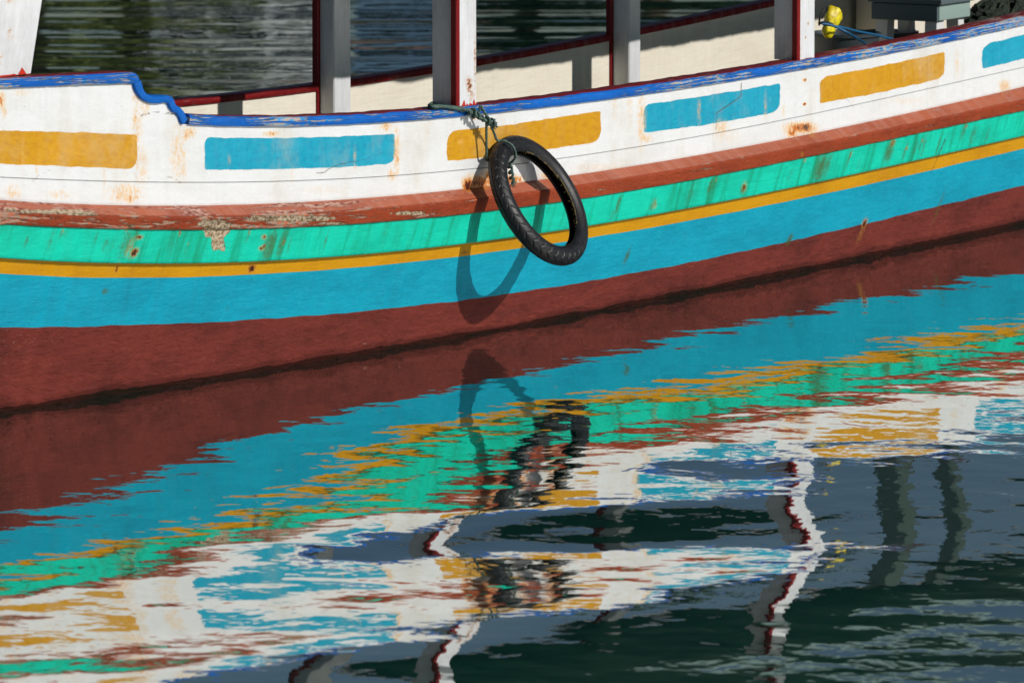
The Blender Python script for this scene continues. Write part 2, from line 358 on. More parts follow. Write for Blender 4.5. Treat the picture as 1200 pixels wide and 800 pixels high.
CRACK = [[(0,413,.5),(150,416,.4),(330,408,.3)],[(560,330,.25),(900,262,.25)],[(0,353,.25),(300,352,.25)],[(140,137,.7),(160,137,1),(178,132.5,1),(190,132.5,1),(212,134.5,1)],[(372,203,.8),(380,202,.8),(388,197,.8),(398,193,.8),(424,188,.6),(450,179,.5)],
 [(869,98,.9),(868,114,.9),(850,126,.9),(840,133,.8),(839,152,.7)],[(988,112,.6),(996,120,.6),(1001,128,.6)],[(38,214,.6),(45,206,.6),(58,200,.6)],[(192,206,.6),(206,210,.7),(212,215,.7)],
 [(812,126,.5),(838,133,.5)],[(x_, float(C_groove(x_)), .42) for x_ in range(-20, 1240, 20)],[(20,138,.22),(100,139,.25),(214,145,.35)],[(1108,163,.8),(1090,205,.5)],[(1110,225,.5),(1096,262,.5)]]
_r = np.random.default_rng(12)
for _i in range(34):
    _x = _r.uniform(-20, 1220); _w = _r.uniform(1.2, 2.6); _y = float(C_railb(_x)) + _r.uniform(4, 22); MOSS.append((_x, _y, _w, _r.uniform(8, 16), _r.uniform(.35, .75), .33))
    if _i % 3 == 0: RUST.append((_x + 2, _y - 4, 1.6, _r.uniform(2, 4), _r.uniform(.7, 1.0), .3))
for _i in range(16):
    _x = _r.uniform(0, 1200); RUST.append((_x, float(C_groove(_x)) - _r.uniform(0, 30), _r.uniform(1.5, 3), _r.uniform(8, 22), _r.uniform(.14, .30), 0))
def stains(V):
    V = np.asarray(V, float); x, y = project(V); out = {}
    for nm, L in (('rust', RUST), ('moss', MOSS), ('bare', BARE)):
        a = np.zeros(len(V))
        for (cx, cy, rx, ry, st, sl) in L:
            dx = (x - cx + sl * (y - cy)) / rx; dy = (y - cy) / ry
            a = np.maximum(a, st * np.exp(-(np.abs(dx) ** 2.2 + np.abs(dy) ** 2.2) * .9))
        out[nm] = a
    a = np.zeros(len(V))
    for L in CRACK:
        for (x0, y0, s0), (x1, y1, s1) in zip(L[:-1], L[1:]):
            ex, ey = x1 - x0, y1 - y0; t = np.clip(((x - x0) * ex + (y - y0) * ey) / (ex * ex + ey * ey), 0, 1)
            d = np.hypot(x - x0 - t * ex, y - y0 - t * ey); a = np.maximum(a, np.clip(1.5 - d / 1.0, 0, 1) * (s0 + (s1 - s0) * t))
    out['crack'] = a
    return out

# ------------------------------------------------------------------ THE BOAT
boat = empty('wooden_boat', tuple(P(0, float(W(0)) - .6, 0)))
tag(boat, 'long wooden boat with turquoise, green, ochre and red hull stripes and blue-capped white bulwark', 'boat')

def rows(zs_ds, uvz=None):
    Z = np.array([q[0] for q in zs_ds]); D = np.array([q[1] for q in zs_ds])
    G = np.stack([P(ST, W(ST) + D[i], Z[i]) for i in range(len(Z))])
    girth = np.concatenate([[np.zeros(len(ST))], np.cumsum(np.hypot(np.diff(Z, axis=0), np.diff(D, axis=0)), axis=0)])
    UV = np.stack([np.broadcast_to(ST, Z.shape), girth], -1)
    return G, UV
def lerp_rows(za, da, zb, db, n, first=False):
    return [(za + (zb - za) * t, da + (db - da) * t) for t in np.linspace(0, 1, n + 1)[(0 if first else 1):]]

R_ = []; RM = []
def seg(L, m):
    global R_, RM
    k0 = len(R_); R_ += L; RM += [m] * (len(R_) - max(k0, 1)) if k0 else [m] * (len(L) - 1)
below = [(-.5 + 0 * zW, dW - .62), (-.25 + 0 * zW, dW - .34), (-.08 + 0 * zW, dW - .12)]
seg(below + [(zW, dW)], 0)
seg(lerp_rows(zW, dW, zC * .5, dC * .55, 3), 0); seg(lerp_rows(zC * .5, dC * .55, zC, dC, 3), 1)
seg(lerp_rows(zC, dC, zR, dR, 24), 1)
seg(lerp_rows(zR, dR, zB, dB, 20), 2)
seg(lerp_rows(zB, dB, zG, dG, 6), 3)
seg([(zG + .0005, dG + .010), (zG + .001, dG + .022), (zG + .005, dG + .026)], 4)
seg(lerp_rows(zG + .005, dG + .026, zK, dK, 14), 4)
seg([(zK + .0, dK - .03)], 4)
G, UV = rows(R_)
m = MB(); m.grid(G, uv=UV, rowmat=RM)
hull = m.build('hull', [mat_wet, mat_red, mat_blue, mat_yellow, mat_green], boat, ang=50, attrs={**stains(m.v), 'wear': np.zeros(len(m.v))})

# rubbing rail: rounded front, worn sloping top
wa = wob(.0022, 11, 3)
L = [(zK + .001, dK - .03), (zK - .001, dK + .004), (zK + .004, dK + .014 + wa)]
L += lerp_rows(zK + .004, dK + .014 + wa, zL - .012, dL + .004 + wa, 6)
L += [(zL - .006, dL + .004 + wa), (zL - .002, dL + .001 + wa * .5), (zL + .000, dL - .004)]
k0 = len(L)
L += lerp_rows(zL, dL - .004, zH, dH - .004, 6)
G, UV = rows(L); m = MB(); m.grid(G, uv=UV, rowmat=[0] * (k0 - 1) + [1] * (len(L) - k0))
at_ = stains(m.v); xx, yy = project(np.array(m.v)); at_['wear'] = np.clip((520 - xx) / 500, 0, .35)
m.build('rubbing_rail', [mat_rail, mat_ledge], boat, ang=50, attrs=at_)

# bulwark top line with the carved step
STEP = [(-400,99),(0,102.5),(80,100.5),(150,98.3),(155,98.5),(157,103),(160,108.5),(165,114.5),(171,118.5),(177,120.6),(186,121),(194,119.8),(197,121),(199,126),(203,131),(207,132.5),(209,133),(211,138),(214,144.8),(216,146)]
sz = [unproj(x, y) for x, y in STEP]; ss_ = np.array([q[0] for q in sz]); szz = np.array([q[1] for q in sz])
ss_[0] = SL; szz[0] = szz[1] + (szz[1] - szz[2]) / (ss_[1] - ss_[2]) * (SL - ss_[1]) * .6
s_step = ss_[-1]
def ztop(s): return np.where(s <= s_step, np.interp(s, ss_, szz), np.interp(s, ST, zA))
zTOP = ztop(ST)
PAN = [('panel_yellow', [(-190,146),(0,153),(80,155),(150,157.5),(161,158)], [(-190,186),(0,192),(80,195),(150,198),(161,198.5)], (0, 13)),
 ('panel_blue', [(240,161),(320,162),(400,160),(463,157)], [(240,199),(320,198.5),(400,196),(463,192)], (8, 12)),
 ('panel_yellow', [(524,154),(600,146),(704,130)], [(524,189),(600,181),(704,166)], (12, 12)),
 ('panel_blue', [(754,123),(830,112),(914,98)], [(754,156),(830,146),(914,131)], (7, 12)),
 ('panel_yellow', [(961,91),(1035,77),(1107,61)], [(961,121),(1035,108),(1107,91)], (9, 10)),
 ('panel_blue', [(1151,53),(1200,41),(1330,8)], [(1151,81),(1200,69),(1330,35)], (10, 10))]
def panel_sdf(V, which):
    x, y = project(np.asarray(V)); best = np.full(len(x), -1.0)
    for nm, top, bot, rr in PAN:
        if nm != which: continue
        tp = np.array(top, float); bt = np.array(bot, float)
        yt = np.interp(x, tp[:, 0], tp[:, 1]); yb = np.interp(x, bt[:, 0], bt[:, 1])
        x0, x1 = tp[0, 0], tp[-1, 0]; cx, cy = (x0 + x1) / 2, (yt + yb) / 2; hx, hy = (x1 - x0) / 2, (yb - yt) / 2
        r = np.where(x < cx, rr[0], rr[1]) * 1.0
        # upper-left and lower-right corners are the rounded ones
        rnd = ((x < cx) & (y < cy)) | ((x > cx) & (y > cy)); r = np.where(rnd, r, 2.0)
        qx = np.abs(x - cx) - hx + r; qy = np.abs(y - cy) - hy + r
        d = np.minimum(np.maximum(qx, qy), 0) + np.hypot(np.maximum(qx, 0), np.maximum(qy, 0)) - r
        best = np.maximum(best, -d * .0042)
    return best
L = [(zH - .004, DP - .004), (zH, DP)]
L += lerp_rows(zH, DP, zV - .002, DP, 8); L += [(zV, DP - .012), (zV + .002, DP - .012), (zV + .003, DP - .0025)]
L += lerp_rows(zV + .003, DP - .0025, zTOP, DP, 34)
G, UV = rows(L); UV[..., 1] = G[..., 2] - np.interp(ST, ST, zV)[None]
m = MB(); m.grid(G, uv=UV); n_out = len(m.v)
Li = [(zTOP, DP - .045), (zTOP - .1, DP - .045), (np.interp(ST, ST, zT) - .42, DP - .045)]; Gi, UVi = rows(Li); m.grid(Gi, 1, uv=UVi)
Gt = np.stack([G[-1], Gi[0]]); m.grid(Gt, 0, uv=np.stack([UV[-1], UV[-1]]))
a = stains(m.v); a['panel_yellow'] = panel_sdf(m.v, 'panel_yellow'); a['panel_blue'] = panel_sdf(m.v, 'panel_blue')
m.build('bulwark', [mat_panel, mat_inner], boat, ang=50, attrs=a)

def capstrip(name, s_arr, zb, zt, w_in=.10, out=.016, mats=(mat_cap, mat_capred), close=True, base=None, lipred=True):
    """capping board: blue front edge, red top"""
    s_arr = np.asarray(s_arr); nn = (npan(s_arr) if base is None else base(s_arr)); h = zt - zb
    sgn = 1.0
    prof = [(0, -.02, 0), (0, out - .003, 0), (.12, out, 0), (.55, out + .003, 0), (.86, out, 0), (.97, out - .005, 0), (1.0, out - .012, 0)]
    if lipred: prof += [(1.02, out - .013, 1), (1.05, -.01, 1), (1.05, -w_in, 1), (1, -w_in - .004, 1), (0, -w_in - .004, 1), (0, -.02, 1)]
    else: prof += [(1.0, -w_in, 0), (0, -w_in, 0), (0, -.02, 0)]
    G = np.stack([P(s_arr, nn + d, zb + h * t) for t, d, _ in prof]); gl = 0; vv = []
    for i, q in enumerate(prof):
        if i: gl += math.hypot((q[0] - prof[i-1][0]) * .045, q[1] - prof[i-1][1])
        vv.append(gl)
    UV = np.stack([np.stack([s_arr, np.full(len(s_arr), v)], -1) for v in vv])
    m = MB(); m.grid(G, uv=UV, rowmat=[q[2] for q in prof[1:]])
    n = len(s_arr); r = len(prof) - 1
    m.f.append([i * n for i in range(r)]); m.m.append(0); m.f.append([i * n + n - 1 for i in range(r)][::-1]); m.m.append(0)
    return m
sm = ST[ST > s_step + .012]; wv = np.interp(sm, ST, wob(.0016, 21, 3))
m = capstrip('gunwale_cap', sm, np.interp(sm, ST, zA) + wv * .5, np.interp(sm, ST, zT) + wv)
m.build('gunwale_cap', [mat_cap, mat_capred], boat, ang=50, attrs={'wear': np.clip(np.interp(np.array(m.uv)[:, 0], [-3, 0, 4], [.08, .15, .42]), 0, .42)})
# raised cap
tp = [(-400,88),(0,92.5),(50,90),(100,87.5),(150,85),(158,85),(161,86.5),(163,91),(163.5,97.5)]
bt = [(-400,99.5),(0,103.5),(50,101.5),(100,99.5),(150,98),(158,98),(160,98),(161.5,98),(163.5,97.6)]
q1 = [unproj(x, y, .016) for x, y in tp]; q2 = [unproj(x, y, .016) for x, y in bt]
s1 = np.array([q[0] for q in q1]); z1 = np.array([q[1] for q in q1]); z2 = np.array([q[1] for q in q2]); s2 = np.array([q[0] for q in q2])
s1[0] = s2[0] = SL; z1[0] = z1[1] + .02; z2[0] = z2[1] + .02
sr = np.concatenate([np.arange(SL, s1[4], .05), np.linspace(s1[4], s1[-1] - .003, 14)])
m = capstrip('cap', sr, np.interp(sr, s2, z2), np.interp(sr, s1, z1), mats=None)
m.build('gunwale_cap', [mat_cap, mat_capred], boat, ang=50, attrs={'wear': np.full(len(m.v), .22)})
# carved ogee cap between the two levels: thickness measured square to the curve
inn = [(157,98),(158.5,104),(161,109),(165.5,115),(171,119),(177,121.2),(186,121.6),(195,120),(198,122),(200,127),(203.5,131.5),(208,133.3),(210.5,137),(213,144),(215,146)]
pa = [unproj(x, y, .014) for x, y in inn]; pa = np.array(pa); pp = []
for i in range(len(pa) - 1):
    for t in np.linspace(0, 1, 6)[:-1]: pp.append(pa[i] * (1 - t) + pa[i + 1] * t)
pp.append(pa[-1]); pp = np.array(pp); tgv = np.gradient(pp, axis=0)
# in (s,z): outward = up/right of the curve; s counts about half in view so thickness is scaled with it
nrm = np.stack([-tgv[:, 1], tgv[:, 0]], -1); nrm /= np.linalg.norm(nrm, axis=1)[:, None]
ker = np.ones(5) / 5; nrm = np.stack([np.convolve(np.pad(nrm[:, i], 2, 'edge'), ker, 'valid') for i in (0, 1)], -1)
th = .033; q = pp + nrm * th * np.array([1.3, 1.0]); m = MB()
def ring(A, d): return P(A[:, 0], npan(A[:, 0]) + d, A[:, 1])
G = np.stack([ring(pp, -.02), ring(pp, .013), ring(pp + .1 * (q - pp), .016), ring(pp + .85 * (q - pp), .017), ring(q, .010), ring(q, -.08), ring(pp, -.08), ring(pp, -.02)])
lenp = np.concatenate([[0], np.cumsum(np.linalg.norm(np.diff(pp, axis=0), axis=1))]); vv = [0, .03, .035, .065, .07, .16, .2, .26]
m.grid(G, uv=np.stack([np.stack([lenp, np.full(len(pp), v)], -1) for v in vv])); n = len(pp)
m.f.append([i * n + n - 1 for i in range(7)][::-1]); m.m.append(0); m.f.append([i * n for i in range(7)]); m.m.append(0)
m.build('carved_cap', [mat_cap, mat_capred], boat, ang=50, attrs={'wear': np.full(len(m.v), -.12)})

# far bulwark, its red cap, deck, transom
BEAM = 1.25
C_far = curve([(200,118),(225,115),(300,107),(375,99),(413,92.5),(507,78.5),(563,68.5),(640,55),(715,42),(752,32),(820,18),(900,2)], 3)
base_far = NP - BEAM
zF = np.full(len(ST), 1.2); 
for it in range(25):
    p = P(ST, base_far, zF); x, y = project(p); p2 = p.copy(); p2[:, 2] += .01; y2 = project(p2)[1]
    zF = zF + np.clip((C_far(np.clip(x, 150, 1000)) + (x - np.clip(x, 150, 1000)) * -.2 - y) / ((y2 - y) / .01), -.3, .3)
i0 = np.searchsorted(ST, S0); i1 = np.searchsorted(ST, S1 + .8); zF = np.interp(np.clip(ST, S0 + 2.0, S1 + .8), ST, zF) 
print('far cap minus near cap', [(round(float(s), 1), round(float(np.interp(s, ST, zF) - np.interp(s, ST, zT)), 3)) for s in (-2, 0, 2, 4)])
print('S0,S1', S0, S1, 'z gunwale', [round(float(np.interp(s, ST, zT)), 2) for s in (-4, -2, 0, 2, 4)], 'DP', [round(float(at(DP, s)), 2) for s in (-4, 0, 4)])
def far(s): return np.interp(s, ST, base_far)
m = MB(); Gf = np.stack([P(ST, base_far, zF - t) for t in (0.02, .2, .45, .9)]); m.grid(Gf, uv=np.stack([np.stack([ST, np.full(len(ST), -t)], -1) for t in (0, .2, .45, .9)]))
Go = np.stack([P(ST, base_far - .05, zF - .02), P(ST, base_far - .06, zF - .45), P(ST, base_far - .05 + .3, np.full(len(ST), -.1))]); m.grid(Go)
m.build('far_bulwark', [mat_inner], boat, ang=50)
m = capstrip('far_cap', ST, zF - .033, zF, w_in=.07, out=.012, base=far)
m.m = [1] * len(m.m); m.build('far_cap', [mat_cap, mat_capred], boat, ang=50, attrs={'wear': np.full(len(m.v), -.1)})
m = MB(); zd = np.interp(ST, ST, zT) - .62; m.grid(np.stack([P(ST, NP - .13, zd), P(ST, base_far, zd)]), uv=np.stack([np.stack([ST, 0 * ST], -1), np.stack([ST, 0 * ST + BEAM], -1)]))
m.build('deck', [mat_deck], boat)
for s_, nm in ((SL, 'stem_board'), (SR - .08, 'transom')):
    m = MB(); a_ = float(npan(s_)); zt_ = float(np.interp(s_, ST, zT)) + (.16 if nm == 'stem_board' else 0)
    m.box([P(s_, a_ - .02, zt_), P(s_ + .05, a_ - .02, zt_), P(s_ + .05, a_ - BEAM, zt_), P(s_, a_ - BEAM, zt_), P(s_, a_ - .45, -.4), P(s_ + .05, a_ - .45, -.4), P(s_ + .05, a_ - BEAM + .3, -.4), P(s_, a_ - BEAM + .3, -.4)])
    m.build(nm, [mat_white_plain], boat, bevel=.004)

mat_fascia = paint('weathered_grey_fascia', lin(112, 132, 128), grain=.002, stain=False)
# roof
ROOFH = .97
s_r = np.arange(SL + .6, SR - .3, .1); zr = np.interp(s_r, ST, zT); zr = np.polyval(np.polyfit(s_r, zr, 2), s_r) + ROOFH
fn = lambda s: npan(s)
def roofstrip(nm, n0, n1, z0, z1, mat, crown=0.0):
    m = MB(); nn = np.linspace(n0, n1, 9); cr = crown * (1 - ((nn - (n0 + n1) / 2) / ((n0 - n1) / 2)) ** 2)
    lo = np.stack([P(s_r, fn(s_r) + a, zr + z0 + c) for a, c in zip(nn, cr)]); hi = np.stack([P(s_r, fn(s_r) + a, zr + z1 + c) for a, c in zip(nn, cr)])
    m.grid(lo); m.grid(hi[::-1]); m.grid(np.stack([hi[0], lo[0]])); m.grid(np.stack([lo[-1], hi[-1]]))
    m.grid(np.stack([lo[:, 0], hi[:, 0]])); m.grid(np.stack([hi[:, -1], lo[:, -1]]))
    return m.build(nm, [mat], boat, ang=30)
roofstrip('roof_lining', .29, -BEAM - .16, 0, .02, mat_roofu, .06)
rt = roofstrip('roof', .31, -BEAM - .18, .022, .05, mat_rooft, .06)
roofstrip('roof_fascia', .335, .312, -.02, .055, mat_fascia); roofstrip('roof_fascia', -BEAM - .182, -BEAM - .205, -.03, .055, mat_white_plain)

# posts
def post(s, n_out, wt, wn, z0, z1, lean=0.0, trim=True, mat=mat_post, redfoot=True, trimside=-1, taper=0):
    """s: its left edge along the boat; wt along the boat, wn across"""
    m = MB(); b = .006; nz = 90; ring_ = []
    def side(p, q, n): return [(p[0] + (q[0] - p[0]) * t, p[1] + (q[1] - p[1]) * t) for t in np.linspace(0, 1, n, endpoint=False)]
    c = [(b, 0), (wt - b, 0), (wt, -b), (wt, -wn + b), (wt - b, -wn), (b, -wn), (0, -wn + b), (0, -b)]
    prof = side(c[0], c[1], 12) + side(c[1], c[2], 1) + side(c[2], c[3], 2) + side(c[3], c[4], 1) + side(c[4], c[5], 2) + side(c[5], c[6], 1) + side(c[6], c[7], 8) + side(c[7], c[0], 1)
    zz = np.linspace(z0, z1, nz); G = []; UV = []
    for z in zz:
        sh = lean * (z - z0); nn = npan(s) + n_out
        G.append([P(s + sh + a * (1 + taper * (z - z0)), nn + bb, z) for a, bb in prof]); UV.append([(z, i * .012) for i in range(len(prof))])
    m.grid(np.array(G), uv=np.array(UV), closed=True)
    a = stains(m.v); x, y = project(np.array(m.v)); a['moss'] *= 0; a['bare'] *= 0; a['crack'] *= 0; a['rust'] *= 0
    for (cx, cy, rx, ry, st) in [(557,70,1.6,38,.75),(550,100,4,12,.85),(553,112,5,10,.6),(545,95,2,6,.5),(13,3,4,6,.6),(11,38,3,8,.7),(12,42,4,9,.5),(15,100,6,8,.3),(947,28,1.5,3,.9),(938,60,3,10,.4),(944,44,1.2,2,.8),(1,70,4,12,.5),(560,60,2,50,.4)]:
        a['rust'] = np.maximum(a['rust'], st * np.exp(-((x - cx) / rx) ** 2 - ((y - cy) / ry) ** 2))
    o = m.build('post', [mat], boat, ang=30, attrs={**a, 'wear': np.zeros(len(m.v))})
    if trim:
        mt = MB()
        for (sa, sb, na, nb) in ([(-.018, .012, .006, -.028)] if trim != 'far' else [(-.016, .010, -wn + .004, -wn - .03)]):
            G = []
            pr = [(sa, nb), (sa, na - .006), (sa + .006, na), (sb - .006, na), (sb, na - .006), (sb, nb)]
            for z in np.linspace(z0, z1, 40): G.append([P(s + lean * (z - z0) + q0, npan(s) + n_out + q1_, z) for q0, q1_ in pr])
            mt.grid(np.array(G), uv=np.array([[(z, j * .01) for j in range(6)] for z in np.linspace(0, z1 - z0, 40)]), closed=True)
        mt.build('post_trim', [mat_capred], o, ang=30, attrs={'wear': np.full(len(mt.v), .1)})
    if redfoot:
        mf = MB(); k = 14; zz = []
        r = np.random.default_rng(int(abs(s) * 100))
        base = [P(s + wt * t, npan(s) + n_out + .0025, z0 + .0) for t in np.linspace(0.02, .98, k)]
        top = [P(s + wt * t, npan(s) + n_out + .0025, z0 + -.004 + .016 * r.random() + (.03 if j in (k - 3, 4) else 0)) for j, t in enumerate(np.linspace(0.02, .98, k))]
        mf.grid(np.array([base, top])); mf.build('red_paint_foot', [mat_redfoot], o, smooth=False, attrs={'wear': np.zeros(len(mf.v))})
    return o
mat_redfoot = paint('bright_red_paint', lin(200, 52, 30), grain=.001, stain=False)
def zroof(s): return float(np.interp(s, s_r, zr)) + .02
for px, rf in ((538, True), (937, False), (1336, False)):
    s_, z_ = unproj(px, float(C_gunt(px)), 0.0)
    post(s_, -.006, .165, .145, float(np.interp(s_, ST, zT)) - .0, zroof(s_), redfoot=rf)
s_, z_ = unproj(-30, 92, 0)
o = post(s_, -.006, .43, .12, z_ - .01, z_ + .85, lean=.28, trim=False)
# far posts
for px, w1, w2 in ((394, .15, .085), (737, .115, .10), (1052, .16, .14), (1128, .10, .09)):
    r = ray(px, 40); pl = P(ST, base_far + .11, 0); c = pl[:, 0] * r[1] - pl[:, 1] * r[0]; s_ = float(np.interp(0, c, ST) if c[-1] > c[0] else np.interp(0, c[::-1], ST[::-1]))
    post(s_, float(far(s_) - npan(s_)) + .012 + w2, w1, w2, float(np.interp(s_, ST, zF)) - .75, zroof(s_), trim='far', redfoot=False, mat=mat_post) if px < 1000 else post(s_, float(far(s_) - npan(s_)) + .012 + w2, w1, w2, float(np.interp(s_, ST, zF)) - .75, zroof(s_), trim=False, redfoot=False, mat=mat_sage)

# ------------------------------------------------------------------ tyre fender
def tyre():
    c = U3(631, 235, .185)
    nrm = np.array([.75, -.434, .49]); nrm /= np.linalg.norm(nrm)
    right = np.cross(np.array([0, 0, 1.]), nrm); right /= np.linalg.norm(right); up = np.cross(nrm, right)
    Rm, hw, hh = .291, .043, .048
    nth, prof = 880, []
    # cross-section: u across the tread, v away from the wheel's centre; an open horseshoe with thick rubber
    for ph in np.linspace(-152, 152, 61):
        a = R(ph); prof.append((hw * math.sin(a) * (1 if abs(ph) < 90 else 1), hh * math.cos(a), abs(ph) / 152, ph))
    outer = prof; inner = [(u * .80, v * .80, 9, 0) for u, v, _, _ in prof[::-1]]
    G = []; UV = []
    for i in range(nth):
        th = 2 * math.pi * i / nth; e = math.cos(th) * right + math.sin(th) * up; row = []; uvr = []
        for j, (u, v, q, ph) in enumerate(outer + inner):
            r = Rm + v
            if q < .9:
                x = ph / 70.0; g = 0
                for kk2, (x0, x1, sk_) in enumerate(((.12, .62, .55), (.70, 1.22, -.35))):
                    if x0 < abs(x) < x1:
                        f = (i / nth * 40 + (abs(x) - x0) * sk_ / (x1 - x0) + (.5 if x > 0 else 0) + .35 * kk2) % 1.0
                        wd = .20 * math.sin((abs(x) - x0) / (x1 - x0) * math.pi) ** .5
                        if f < wd: g = max(g, .0036 * min(1, 3 * math.sin(f / wd * math.pi)))
                if abs(x) < .035: g = .003
                if 1.28 < abs(x) < 1.33: g = .0018
                sc = 1 - g / .055; uu, vv = u * sc, v * sc
            else: uu, vv = u, v
            row.append(c + e * (Rm + vv) + nrm * uu); uvr.append((i / nth * 1.9, j * .006))
        G.append(row); UV.append(uvr)
    G.append(G[0]); UV.append([(1.9, q[1]) for q in UV[0]])
    m = MB(); m.grid(np.array(G), uv=np.array(UV), closed=True)
    k = NT('weathered_black_rubber'); f = k.noise(k.uv(14, 40), 1.2, 5, .65); d = k.noise(k.obj(), 9, 4, .6)
    col = k.mix(k.math('MULTIPLY', k.ss(f, .45, .75), .6), lin(20, 20, 21), lin(46, 46, 47)); col = k.mix(k.math('MULTIPLY', k.ss(d, .6, .75), .5), col, lin(66, 58, 48))
    mat = k.done(col, k.math('ADD', .34, k.math('MULTIPLY', f, .25)), k.bump(f, .0015), .45)
    root = empty('tyre_fender', tuple(c)); tag(root, 'worn black motorcycle tyre hung on a green rope against the painted hull', 'tyre')
    m.build('tyre', [mat], root, ang=40)
    # frayed canvas at the bead, inside the tyre
    mb = MB(); r_ = np.random.default_rng(3)
    for a0, a1, off in ((20, 75, .0), (-40, 25, .003)):
        pts = []
        for a in np.linspace(a0, a1, 14): e = math.cos(R(a)) * right + math.sin(R(a)) * up; pts.append(c + e * (Rm - .040 + r_.normal(0, .0018)) + nrm * (.020 + off))
        tube(mb, pts, .0035, 6)
    for a in np.linspace(-60, 80, 34):
        e = math.cos(R(a)) * right + math.sin(R(a)) * up; t2 = -math.sin(R(a)) * right + math.cos(R(a)) * up
        p0 = c + e * (Rm - .039) + nrm * .017; tube(mb, [p0, p0 - e * r_.uniform(.002, .014) + nrm * r_.uniform(-.008, .01) + t2 * r_.uniform(-.008, .008)], .0012, 5)
    kk = NT('frayed_canvas'); mb.build('bead_fraying', [kk.done(kk.mix(kk.ss(kk.noise(kk.obj(), 60), .45, .6), lin(112, 92, 48), lin(40, 34, 28)), .8)], root)
    return c, right, up, nrm, Rm
tc, tr, tu, tn, TR = tyre()

# green rope
kr = NT('green_polypropylene_rope'); rn = kr.noise(kr.obj(), 120, 4, .6); rm = kr.done(kr.mix(kr.ss(rn, .35, .7), lin(38, 64, 58), lin(96, 122, 108)), .6, kr.bump(rn, .002))
kd = NT('dark_old_rope'); rn = kd.noise(kd.obj(), 120, 4, .6); rmd = kd.done(kd.mix(kd.ss(rn, .35, .7), lin(22, 36, 38), lin(60, 78, 74)), .7, kd.bump(rn, .002))
m = MB()
def tp_(ang, rad, un): e = math.cos(R(ang)) * tr + math.sin(R(ang)) * tu; return tc + e * (TR + rad) + tn * un
A_top = 112
# where the rope goes over the tyre: up-left of its top
a_r = 118
pk = U3(573, 137, .06)
tube(m, [U3(512, 119, -.17), U3(506, 121.5, -.14), U3(503, 124, -.02), U3(507, 124.5, .018), U3(515, 124.5, .022), U3(530, 125.5, .025), U3(541, 127.5, .03), U3(550, 130, .035)], .0075, 12, 3, 120)
tube(m, [U3(514, 121, -.17), U3(507, 124, -.13), U3(505, 126.5, -.01), U3(510, 126, .022), U3(520, 125, .028), U3(535, 127.5, .03), U3(548, 129, .04), U3(558, 133, .045)], .007, 12, 3, 120)
# knot: several turns round the standing part
r_ = np.random.default_rng(5)
ax0, ax1 = U3(549, 130, .035), U3(579, 146, .075); axd = ax1 - ax0; Lk = np.linalg.norm(axd); axd = axd / Lk
sa = np.cross(axd, [0, 0, 1.]); sa /= np.linalg.norm(sa); sb = np.cross(axd, sa)
pts = []
for i in range(60):
    t = i / 59; ph = t * 2 * math.pi * 5.2; rr = .012 + .006 * math.sin(t * 9) + .002 * r_.random(); pts.append(ax0 + axd * Lk * (t * .96) + rr * (math.cos(ph) * sa + math.sin(ph) * sb))
tube(m, pts, .0062, 10, 3, 130, step=.006)
tube(m, [ax0, ax0 + axd * Lk * .5 + sb * .004, ax1], .009, 12, 3, 120)
tube(m, [U3(562, 131, .05), U3(563, 124, .045), U3(566, 129, .06), U3(572, 138, .07), U3(578, 147, .08)], .0065, 10, 3, 120)
# frayed ends at the knot
for i in range(26):
    p0 = ax1 - axd * .01; d = np.array([r_.normal(.3, .5), r_.normal(-.2, .4), r_.normal(-.1, .5)]); d /= np.linalg.norm(d)
    tube(m, [p0, p0 + d * .012, p0 + d * r_.uniform(.018, .034) + np.array([0, 0, -.006])], .0016, 5)
# the loop over the tyre
o1, o2, o3, o4, o5, o6 = tp_(a_r, .066, .012), tp_(a_r - 3, .045, .05), tp_(a_r - 5, 0.0, .064), tp_(a_r - 5, -.05, .045), tp_(a_r - 4, -.065, .0), tp_(a_r - 2, -.045, -.04)
tube(m, [U3(572, 140, .065), U3(572, 140, .065) * .66 + tp_(a_r - 1, .066, .03) * .34, U3(572, 140, .065) * .33 + tp_(a_r - 1, .066, .03) * .67, tp_(a_r - 1, .066, .03), o2, o3, o4, o5, o6], .0058, 12, 3, 120)
tube(m, [U3(570, 140, .06), U3(570, 140, .06) * .5 + tp_(a_r + 12, .064, -.02) * .5, tp_(a_r + 12, .064, -.02), tp_(a_r + 8, .04, -.052), tp_(a_r + 3, -.0, -.06), tp_(a_r - 1, -.045, -.035)], .0058, 12, 3, 120)
# tail with a second small knot inside the tyre
q0 = tp_(a_r - 4, -.066, -.005)
pts = []
for i in range(34):
    t = i / 33; ph = t * 2 * math.pi * 3.2; pts.append(q0 + np.array([.015 * t, -.01, -.085 * t]) + .010 * (math.cos(ph) * sa + math.sin(ph) * sb))
tube(m, pts, .0065, 10, 3, 130, step=.006)
for i in range(22):
    p0 = q0 + np.array([.012, -.01, -.08]); d = np.array([r_.normal(.3, .5), r_.normal(-.2, .4), r_.normal(-.8, .4)]); d /= np.linalg.norm(d)
    tube(m, [p0, p0 + d * .012, p0 + d * r_.uniform(.015, .035)], .0016, 5)
o = m.build('mooring_rope', [rm], None, ang=60); tag(o, 'frayed green rope knotted round the white post and holding the tyre', 'rope')

